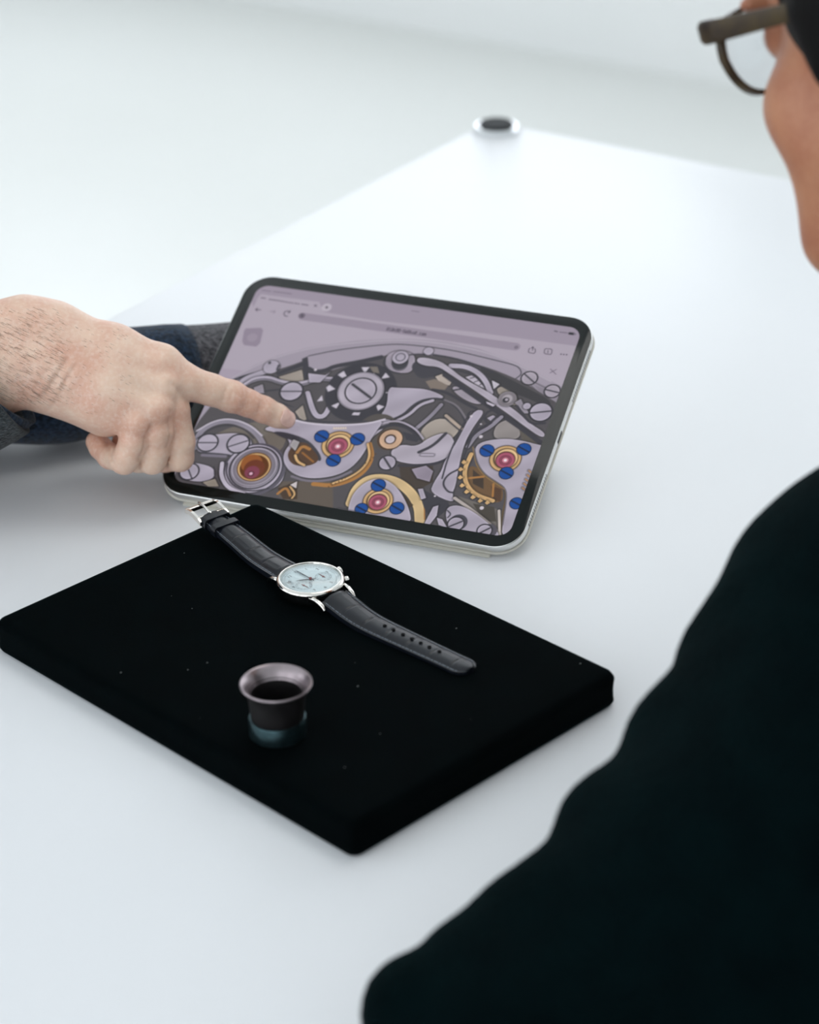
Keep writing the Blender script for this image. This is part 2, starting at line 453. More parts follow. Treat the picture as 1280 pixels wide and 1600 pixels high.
# ------------------------------------------------------------------ eye loupe
M_loupe = mat('matt black loupe plastic', lin(9, 8, 9), 0.6, spec=0.2, noise=(120, lin(27, 25, 26), 0.3), bump=(700, 0.05, 0.0003))
M_ring = mat('black anodised ring', lin(74, 98, 103), 0.28, metal=0.9, noise=(200, lin(22, 38, 42), 0.3, (1, 1, 12)))
M_lens = clear_glass('loupe lens glass', (0.35, 0.38, 0.4, 1))
LP = Vector((-0.0697, 1.0385, TR_H+0.0003))
loupe = empty('eye_loupe', LP); tag(loupe, 'small black watchmaker eye loupe standing on the velvet pad', 'loupe')
M_rim_sheen = mat('rim with painted sheen', lin(158, 147, 151), 0.30, metal=0.85, noise=(200, lin(146, 136, 140), 0.3))  # black rim coloured lighter to stand in for its bright sheen
bm = bmesh.new()
b_lathe(bm, [(0.0137, 0.0103), (0.0140, 0.0112), (0.0143, 0.017), (0.0149, 0.022), (0.0163, 0.0262), (0.0181, 0.0290), (0.0184, 0.0296),
             (0.0178, 0.0296), (0.0158, 0.0277), (0.0140, 0.0250), (0.0129, 0.0220), (0.0126, 0.018), (0.0125, 0.0112), (0.0125, 0.0103)], 72, closed=True)
auto_smooth(obj('eyecup', bm, M_loupe, loupe), 50)['label'] = 'matt black eyecup'
bm = bmesh.new()
b_lathe(bm, [(0.0183, 0.0294), (0.0188, 0.0299), (0.0188, 0.0304), (0.0184, 0.0308), (0.0177, 0.0305), (0.0161, 0.0287), (0.0147, 0.0266), (0.0136, 0.0240), (0.0134, 0.0238), (0.0142, 0.0252), (0.0160, 0.0278)], 72, closed=True)
auto_smooth(obj('rim', bm, M_rim_sheen, loupe), 50)['label'] = 'flared rim with painted sheen'
bm = bmesh.new(); b_lathe(bm, [(0.0120, 0.0), (0.0146, 0.0), (0.0150, 0.0004), (0.0150, 0.0096), (0.0147, 0.0102), (0.0130, 0.0104), (0.0120, 0.0104)], 72, closed=True)
auto_smooth(obj('base_ring', bm, M_ring, loupe), 35)['label'] = 'glossy dark metal lens ring'
bm = bmesh.new(); b_lathe(bm, [(0.0, 0.0030), (0.007, 0.0031), (0.0119, 0.0036), (0.0119, 0.0050), (0.007, 0.0058), (0.0, 0.0060)], 48)
obj('lens', bm, M_lens, loupe, smooth=True)

# ------------------------------------------------------------------ wristwatch
M_steel = mat('polished white gold', (0.80, 0.77, 0.72, 1), 0.12, metal=1.0, noise=(60, (0.76, 0.73, 0.69, 1), 0.3))
M_dial = mat('pale silver dial', lin(214, 232, 236), 0.55, metal=0.0, noise=(400, lin(202, 222, 227), 0.3))
M_ink = mat('dark dial print', lin(84, 96, 104), 0.5, noise=(300, lin(76, 88, 96), 0.3))
M_fine = mat('grey dial print', lin(128, 146, 154), 0.5, noise=(300, lin(120, 138, 146), 0.3))
M_hand = mat('blued steel hand', lin(60, 62, 72), 0.25, metal=0.8, noise=(300, lin(52, 54, 64), 0.3))
M_red = mat('dark red hand', lin(120, 44, 44), 0.3, metal=0.5, noise=(300, lin(108, 38, 40), 0.3))
M_leather = mat('black blue leather', lin(11, 15, 22), 0.30, spec=0.4, noise=(220, lin(19, 23, 31), 0.25), bump=(1500, 0.25, 0.0003))
M_edge = mat('dark strap edge', lin(3, 4, 6), 0.7, spec=0.1, noise=(300, lin(5, 6, 8), 0.3))
M_thread = mat('grey stitching thread', lin(120, 128, 138), 0.6, noise=(900, lin(100, 108, 118), 0.3))
M_crystal = clear_glass('watch crystal', f0=0.02, edge=0.35)
ang12 = math.radians(133)
W12 = Vector((math.cos(ang12), math.sin(ang12), 0)); W3 = Vector((W12.y, -W12.x, 0))
WC = Vector((-0.0571, 1.1849, TR_H+0.0003))
watch = empty('wristwatch', matrix=frame(WC, W3, W12, (0, 0, 1.15)))
tag(watch, 'silver wristwatch with pale dial and black leather strap on the velvet pad', 'watch')
MM = 0.001
bm = bmesh.new(); b_lathe(bm, [(r*MM, z*MM) for r, z in ((15.5, 0.6), (17.3, 0.9), (18.0, 1.6), (18.2, 2.2), (18.2, 6.2), (17.6, 6.5))], 96)
auto_smooth(obj('case_middle', bm, M_steel, watch), 35)
bm = bmesh.new(); b_lathe(bm, [(r*MM, z*MM) for r, z in ((17.2, 6.3), (18.9, 6.4), (19.6, 6.8), (19.75, 7.3), (19.5, 8.0), (18.8, 8.7), (18.0, 9.0), (17.5, 8.9), (17.3, 8.4), (17.2, 7.8))], 96, closed=True)
auto_smooth(obj('bezel', bm, M_steel, watch), 40)
bm = bmesh.new(); b_lathe(bm, [(0, 7.6*MM), (17.25*MM, 7.6*MM), (17.25*MM, 7.2*MM), (0, 7.2*MM)], 96)
dial = auto_smooth(obj('dial', bm, M_dial, watch), 30)
bm = bmesh.new(); b_lathe(bm, [(r*MM, z*MM) for r, z in ((17.3, 8.6), (17.2, 8.85), (15.5, 9.1), (10, 9.35), (4, 9.45), (0, 9.45))], 64)
obj('crystal', bm, M_crystal, watch, smooth=True)
def ring_print(bm, r0, r1, z, cx=0, cy=0, n=72, z2=None):
    z2 = z if z2 is None else z2
    A = [bm.verts.new(((cx + r0*math.cos(2*math.pi*k/n))*MM, (cy + r0*math.sin(2*math.pi*k/n))*MM, z*MM)) for k in range(n)]
    B = [bm.verts.new(((cx + r1*math.cos(2*math.pi*k/n))*MM, (cy + r1*math.sin(2*math.pi*k/n))*MM, z2*MM)) for k in range(n)]
    for k in range(n): bm.faces.new((A[k], A[(k+1) % n], B[(k+1) % n], B[k]))
def bar(bm, r0, r1, wd, deg, z, cx=0, cy=0, th=0.08):
    a = math.radians(90-deg); mt = Matrix.Translation((cx*MM, cy*MM, z*MM)) @ Matrix.Rotation(a, 4, 'Z')
    b_box(bm, ((r0+r1)/2*MM, 0, 0), ((r1-r0)*MM, wd*MM, th*MM), mtx=mt)
bm = bmesh.new()
ring_print(bm, 16.2, 16.35, 7.63); ring_print(bm, 14.6, 14.7, 7.63)
for k in range(60): bar(bm, 14.7, 16.2 if k % 5 == 0 else 15.6, 0.12, k*6, 7.64)
obj('minute_track', bm, M_fine, dial)
numerals = ['12', '1', '2', '3', '', '5', '6', '7', '', '9', '10', '11']
def numeral_mesh(txt):
    cu = bpy.data.curves.new('numeral', 'FONT'); cu.body = txt; cu.size = 3.0*MM; cu.align_x = 'CENTER'; cu.align_y = 'CENTER'; cu.extrude = 0.04*MM
    o = bpy.data.objects.new('numeral', cu); COL.objects.link(o)
    dg = bpy.context.evaluated_depsgraph_get(); me = bpy.data.meshes.new_from_object(o.evaluated_get(dg))
    COL.objects.unlink(o); bpy.data.objects.remove(o); return me
for k, t_ in enumerate(numerals):
    if not t_: continue
    a = math.radians(90-30*k)
    o = link('numeral', numeral_mesh(t_), M_ink, dial, smooth=False); o.location = (12.6*MM*math.cos(a), 12.6*MM*math.sin(a), 7.66*MM)
for sx, sd in ((-1, 150), (1, 150)):
    cx, cy = sx*7.4, -2.6
    bm = bmesh.new(); ring_print(bm, 4.5, 4.75, 7.64, cx, cy, 48); ring_print(bm, 3.5, 3.6, 7.64, cx, cy, 48)
    for k in range(12): bar(bm, 3.6, 4.5, 0.14, k*30, 7.65, cx, cy)
    sub = obj('subdial', bm, M_fine, dial)
    bm = bmesh.new(); bar(bm, -1.6, 3.4, 0.45, 178 if sx < 0 else 2, 7.85, cx, cy, 0.15)
    b_lathe(bm, [(0.6*MM, 7.65*MM), (0.6*MM, 7.95*MM), (0, 8.0*MM)], 16, off=(cx*MM, cy*MM, 0))
    obj('subdial_hand', bm, M_red, sub)
for nm, deg, ln, wd, z, mt in (('hour_hand', 300, 8.5, 0.9, 7.95, M_hand), ('minute_hand', 2, 13.2, 0.7, 8.15, M_hand), ('chronograph_hand', 355, 15.0, 0.25, 8.35, M_ink)):
    bm = bmesh.new(); a = math.radians(90-deg)
    mt4 = Matrix.Translation((0, 0, z*MM)) @ Matrix.Rotation(a, 4, 'Z')
    vs = [bm.verts.new((mt4 @ Vector((x*MM, y*MM, zz*MM)))) for zz in (0, 0.12) for x, y in ((-3, -wd*0.3), (0, -wd*0.5), (ln*0.75, -wd*0.35), (ln, 0), (ln*0.75, wd*0.35), (0, wd*0.5), (-3, wd*0.3))]
    bm.faces.new(vs[:7][::-1]); bm.faces.new(vs[7:])
    for k in range(7): bm.faces.new((vs[k], vs[(k+1) % 7], vs[7+(k+1) % 7], vs[7+k]))
    obj(nm, bm, mt, watch)
bm = bmesh.new(); b_lathe(bm, [(0.95*MM, 7.7*MM), (0.95*MM, 8.6*MM), (0.6*MM, 8.8*MM), (0, 8.85*MM)], 20); obj('hand_hub', bm, M_red, watch, smooth=True)
# crown and pushers on the three o'clock side
def b_radial(bm, prof, deg, z):
    tmp = bmesh.new(); b_lathe(tmp, [(r*MM, x*MM) for r, x in prof], 28, axis='X')
    me = bpy.data.meshes.new('t'); tmp.to_mesh(me); tmp.free()
    mt = Matrix.Translation((0, 0, z*MM)) @ Matrix.Rotation(math.radians(90-deg), 4, 'Z'); me.transform(mt); bm.from_mesh(me); bpy.data.meshes.remove(me)
bm = bmesh.new(); b_radial(bm, ((1.2, 17.8), (1.2, 19.6), (2.6, 19.7), (2.9, 20.1), (2.9, 22.4), (2.5, 22.9), (0, 23.1)), 90, 4.4)
crown = auto_smooth(obj('crown', bm, M_steel, watch), 35)
for dg in (62, 118):
    bm = bmesh.new(); b_radial(bm, ((1.1, 17.6), (1.1, 20.0), (1.9, 20.1), (2.0, 20.4), (2.0, 22.0), (1.6, 22.4), (0, 22.5)), dg, 4.4)
    auto_smooth(obj('pusher', bm, M_steel, watch), 35)
for sx in (-1, 1):
    for sy in (-1, 1):
        bm = bmesh.new(); L = []
        for x, y, z, wd, hh in ((11.6, 12.5, 5.0, 2.6, 3.0), (11.6, 16.5, 5.6, 2.6, 2.6), (11.5, 20.0, 5.2, 2.5, 2.4), (11.3, 22.6, 3.8, 2.2, 2.2), (11.2, 24.3, 2.1, 1.7, 1.6)):
            L.append([((sx*(x+wd/2*c1))*MM, sy*(y + (0.7*c2 if y > 20 else 0))*MM, (z+hh/2*c2)*MM) for c1, c2 in ((-1, -0.6), (-0.6, -1), (0.6, -1), (1, -0.6), (1, 0.6), (0.6, 1), (-0.6, 1), (-1, 0.6))])
        b_loft(bm, L); auto_smooth(obj('lug', bm, M_steel, watch), 50)
# leather strap
def spline(pts, n):
    pts = [Vector(p) for p in pts]; P = [pts[0]*2-pts[1]] + pts + [pts[-1]*2-pts[-2]]; dense = []
    for i in range(1, len(P)-2):
        for k in range(24):
            t = k/24; a, b, c, d = P[i-1], P[i], P[i+1], P[i+2]
            dense.append(0.5*((2*b) + (c-a)*t + (2*a-5*b+4*c-d)*t*t + (3*b-a-3*c+d)*t**3))
    dense.append(pts[-1]); s_ = [0]
    for a, b in zip(dense, dense[1:]): s_.append(s_[-1]+(b-a).length)
    out = []
    for k in range(n):
        q = s_[-1]*k/(n-1); i = max(j for j in range(len(s_)) if s_[j] <= q+1e-12); i = min(i, len(dense)-2)
        out.append(dense[i].lerp(dense[i+1], (q-s_[i])/max(1e-9, s_[i+1]-s_[i])))
    return out, s_[-1]
WI = watch.matrix_world.inverted()
def strap_piece(name, ctrl, w0, w1, th0, th1, round_end, holes, parent):
    n, m_ = 150, 21
    C, L = spline([p if isinstance(p, Vector) else Vector(p) for p in ctrl], n)
    bm = bmesh.new(); top = []; bot = []; frames = []
    for i, c in enumerate(C):
        d = (C[min(i+1, n-1)]-C[max(i-1, 0)]).normalized(); side = Vector((0, 0, 1)).cross(d).normalized(); up = d.cross(side); s_ = L*i/(n-1)
        f = s_/L; hw = (w0+(w1-w0)*min(1, f*1.25))/2; th = th0+(th1-th0)*min(1, f*1.6)
        if round_end:
            rest = L-s_; R = hw
            if rest < R: hw *= math.sqrt(max(0.0, 1-((R-rest)/R)**2))*0.98+0.02
        frames.append((c, d, side, up, hw, th, s_))
        rt, rb = [], []
        for j in range(m_):
            u = -1+2*j/(m_-1)
            pad = (1-min(1, abs(u)/0.80)**3.0)
            z = th*(0.34+0.62*pad) if abs(u) < 0.80 else th*0.34
            if 0.72 < abs(u) < 0.80: z = th*0.26
            # reptile scale grooves
            if abs(u) < 0.70 and holes is not None:
                cell = 0.0160; q = (s_ % cell)
                if q < 0.0010: z -= 0.00035
                if abs(u-0.42) < 0.055 and q > 0.003: z -= 0.00030
            rt.append(bm.verts.new(c+side*(hw*u)+up*(z))); rb.append(bm.verts.new(c+side*(hw*u*0.985)-up*(th*0.42)))
        top.append(rt); bot.append(rb)
    for i in range(n-1):
        for j in range(m_-1):
            bm.faces.new((top[i][j], top[i+1][j], top[i+1][j+1], top[i][j+1])); bm.faces.new((bot[i][j], bot[i][j+1], bot[i+1][j+1], bot[i+1][j]))
        for j in (0, m_-1):
            q = (top[i][j], bot[i][j], bot[i+1][j], top[i+1][j]); bm.faces.new(q if j == 0 else q[::-1])
    for i in (0, n-1):
        for j in range(m_-1): bm.faces.new((top[i][j], top[i][j+1], bot[i][j+1], bot[i][j]))
    o = auto_smooth(obj(name, bm, M_leather, parent), 45)
    # stitches along both edges
    for sd in (-1, 1):
        bm = bmesh.new(); s_ = 0.003
        while s_ < L-0.004:
            i = int(s_/L*(n-1)); c, d, side, up, hw, th, _ = frames[i]
            mt = frame(c+side*(hw*0.86*sd)+up*(th*0.36), d, side, up)
            b_box(bm, (0, 0, 0), (0.0013, 0.00035, 0.0004), mtx=mt); s_ += 0.0019
        st = obj('stitching', bm, M_thread, o); st['kind'] = 'stuff'
    for hpos in holes or ():
        i = int(hpos/L*(n-1)); c, d, side, up, hw, th, _ = frames[i]
        bm = bmesh.new(); b_lathe(bm, [(0.0, -0.0002), (0.00082, -0.0001), (0.00110, 0.0001), (0.00125, 0.00042), (0.00090, 0.00045), (0.0, 0.0001)], 16)
        bmesh.ops.transform(bm, matrix=frame(c+up*(th*0.955), d, side, up), verts=bm.verts)
        obj('strap_hole', bm, M_edge, o)
    return o, frames, L
def wl(x, y, z): return WI @ Vector((x*MM, y*MM, z*MM))
tailL = [(0, -0.0200, 0.0040), (0, -0.0260, 0.0030), wl(-24.1, 1147.4, 22.9), wl(2.4, 1122.9, 22.4), wl(25.0, 1102.0, 22.2), wl(32.5, 1095.0, 22.2)]
long_strap, _, _ = strap_piece('long_strap', tailL, 0.0195, 0.0158, 0.0040, 0.0026, True, [0.0435+0.0067*k for k in range(7)], watch)
bukL = [(0, 0.0200, 0.0042), (0, 0.0250, 0.0040), wl(-87.6, 1221.0, 25.4), wl(-102.1, 1240.5, 27.9), wl(-119.5, 1262.6, 30.8)]
short_strap, bf, bL = strap_piece('short_strap', bukL, 0.0195, 0.0162, 0.0042, 0.0032, False, [], watch)
for pos in (bL-0.0155, bL-0.0050):
    i = int(pos/bL*149); c, d, side, up, hw, th, _ = bf[min(i, 149)]
    bm = bmesh.new(); out = [(x, z+0.0006) for x, z in rr_pts(hw*2+0.0022, 0.0062, 0.0020, 4)]; inn = [(x, z+0.0006) for x, z in rr_pts(hw*2+0.0004, 0.0044, 0.0014, 4)]
    V = {}
    for yy in (-0.0022, 0.0022):
        for key, src in (('o', out), ('i', inn)):
            V[(yy, key)] = [bm.verts.new((yy, x, z)) for x, z in src]
    K = len(out)
    for k in range(K):
        k2 = (k+1) % K
        bm.faces.new((V[(-.0022,'o')][k], V[(-.0022,'o')][k2], V[(.0022,'o')][k2], V[(.0022,'o')][k])); bm.faces.new((V[(-.0022,'i')][k], V[(.0022,'i')][k], V[(.0022,'i')][k2], V[(-.0022,'i')][k2]))
        for yy in (-.0022, .0022): bm.faces.new((V[(yy,'o')][k], V[(yy,'o')][k2], V[(yy,'i')][k2], V[(yy,'i')][k]))
    bmesh.ops.transform(bm, matrix=frame(c, d, side, up), verts=bm.verts)
    auto_smooth(obj('strap_keeper', bm, M_leather, watch), 45)
c, d, side, up, hw, th, _ = bf[-1]
BM_ = frame(c + up*0.0004, d, side, up)
bm = bmesh.new()
def bar_box(x0, x1, y0, y1, z0, z1): b_box(bm, ((x0+x1)/2*MM, (y0+y1)/2*MM, (z0+z1)/2*MM), ((x1-x0)*MM, (y1-y0)*MM, (z1-z0)*MM), 0.0004, 2, BM_)
for sy in (-1, 1):
    L = []
    for x, z, hh in ((-4.5, 0.3, 2.4), (-1, 1.2, 2.8), (4, 2.0, 2.6), (8, 2.0, 2.4), (11.2, 1.0, 2.2)):
        L.append([BM_ @ Vector((x*MM, (sy*9.6+wy)*MM, (z+wz*hh/2)*MM)) for wy, wz in ((-0.85, -1), (0.85, -1), (0.85, 1), (-0.85, 1))])
    b_loft(bm, L)
bar_box(10.0, 12.2, -10.4, 10.4, -0.2, 2.2)
buckle = auto_smooth(obj('buckle', bm, M_steel, watch), 40)
bm = bmesh.new(); b_tube(bm, [BM_ @ Vector((0.8*MM, y*MM, 0.8*MM)) for y in (-9.2, 0, 9.2)], 0.9*MM, 12); obj('pin_bar', bm, M_steel, buckle, smooth=True)
bm = bmesh.new(); b_tube(bm, [BM_ @ Vector((x*MM, 0, z*MM)) for x, z in ((-2.6, 1.4), (0.8, 1.9), (5, 2.6), (9.5, 3.2), (12.6, 2.6))], [1.0*MM, 1.1*MM, 0.9*MM, 0.8*MM, 0.6*MM], 10); obj('tongue', bm, M_steel, buckle, smooth=True)

# ------------------------------------------------------------------ tablet on its folding cover
M_alu = mat('silver aluminium', (0.78, 0.78, 0.77, 1), 0.30, metal=1.0, noise=(500, (0.75, 0.75, 0.74, 1), 0.3))
M_bezel = mat('black glass bezel', lin(6, 14, 14), 0.10, spec=0.28, noise=(40, lin(7, 16, 16), 0.3))
M_port = mat('dark port', lin(52, 54, 54), 0.6, noise=(300, lin(46, 48, 48), 0.3))
M_folio = mat('pale beige cover', lin(214, 211, 200), 0.55, noise=(300, lin(206, 203, 192), 0.3), bump=(1200, 0.12, 0.0003))
TBW, TBH, TBT = 0.2436, 0.1813, 0.0059
tyaw, ttilt = -0.3754, 1.0718
TEX = Vector((math.cos(tyaw), math.sin(tyaw), 0)); TBK = Vector((-math.sin(tyaw), math.cos(tyaw), 0))
TUP = Vector((0, 0, math.cos(ttilt))) + TBK*math.sin(ttilt); TN = TEX.cross(TUP)
TO = Vector((-0.0486, 1.2978, 0.009))
TMX = frame(TO, TEX, TUP, TN)
tablet = empty('tablet', matrix=TMX)
tag(tablet, 'silver tablet with black bezel showing a photo of a watch movement', 'tablet')
def plate(bm, w_, h_, r, cy, prof, n=10):
    b_loft(bm, [[(x, y+cy, z) for x, y in rr_pts(w_-2*i, h_-2*i, max(r-i, 0.001), n)] for i, z in prof])
bm = bmesh.new(); plate(bm, TBW, TBH, 0.0185, TBH/2, [(0.0009, -TBT), (0.0002, -TBT+0.0005), (0, -TBT+0.0011), (0, -0.0008), (0.0003, -0.0002), (0.0007, 0.0)], 14)
auto_smooth(obj('aluminium_body', bm, M_alu, tablet), 50)
bm = bmesh.new(); plate(bm, TBW-0.0012, TBH-0.0012, 0.0180, TBH/2, [(0, -0.0006), (0, 0.00005), (0.0002, 0.0002)], 14)
auto_smooth(obj('bezel_glass', bm, M_bezel, tablet), 50)['label'] = 'black glass bezel'
bm = bmesh.new()
for y0, y1 in ((0.022, 0.060), (0.118, 0.158)):
    for row in (-0.0022, -0.0036):
        y = y0
        while y < y1:
            b_box(bm, (TBW/2, y, row), (0.0003, 0.0008, 0.0008)); y += 0.0022
g = obj('speaker_holes', bm, M_port, tablet); g['kind'] = 'stuff'; g['label'] = 'rows of tiny speaker holes'
bm = bmesh.new(); b_box(bm, (TBW/2, 0.089, -0.0030), (0.0004, 0.0090, 0.0026), 0.0001, 1); obj('charging_port', bm, M_port, tablet)
cover = empty('tablet_cover', matrix=TMX); tag(cover, 'pale beige folding cover propping up the tablet from behind', 'tablet cover')
bm = bmesh.new(); plate(bm, TBW+0.0012, TBH+0.0012, 0.0190, TBH/2, [(0.0004, -TBT-0.0018), (0, -TBT-0.0014), (0, -TBT-0.0005), (0.0003, -TBT-0.0002)], 14)
auto_smooth(obj('back_panel', bm, M_folio, cover), 50)
bm = bmesh.new(); b_box(bm, (0, 0.0030, -TBT-0.00265), (0.206, 0.011, 0.0014), 0.0005, 2)
obj('spine', bm, M_folio, cover)
TI = TMX.inverted()
def w_on(n_, x_, z_): return TI @ (Vector((TO.x, TO.y, 0)) + TEX*x_ + TBK*n_ + Vector((0, 0, z_)))
def flap(name, n0, z0, n1, z1, hw, th):
    bm = bmesh.new(); dn = Vector((n1-n0, z1-z0)).normalized(); nn = Vector((-dn.y, dn.x))*th/2
    b_loft(bm, [[w_on(n0+s*nn.x, x, z0+s*nn.y) for s, x in ((-1, -hw), (-1, hw), (1, hw), (1, -hw))], [w_on(n1+s*nn.x, x, z1+s*nn.y) for s, x in ((-1, -hw), (-1, hw), (1, hw), (1, -hw))]])
    return obj(name, bm, M_folio, cover)
flap('base_flap', 0.010, 0.0012, 0.128, 0.0012, 0.100, 0.0020)
flap('prop_flap', 0.128, 0.0030, 0.1005, 0.0535, 0.100, 0.0020)
#SCREEN#

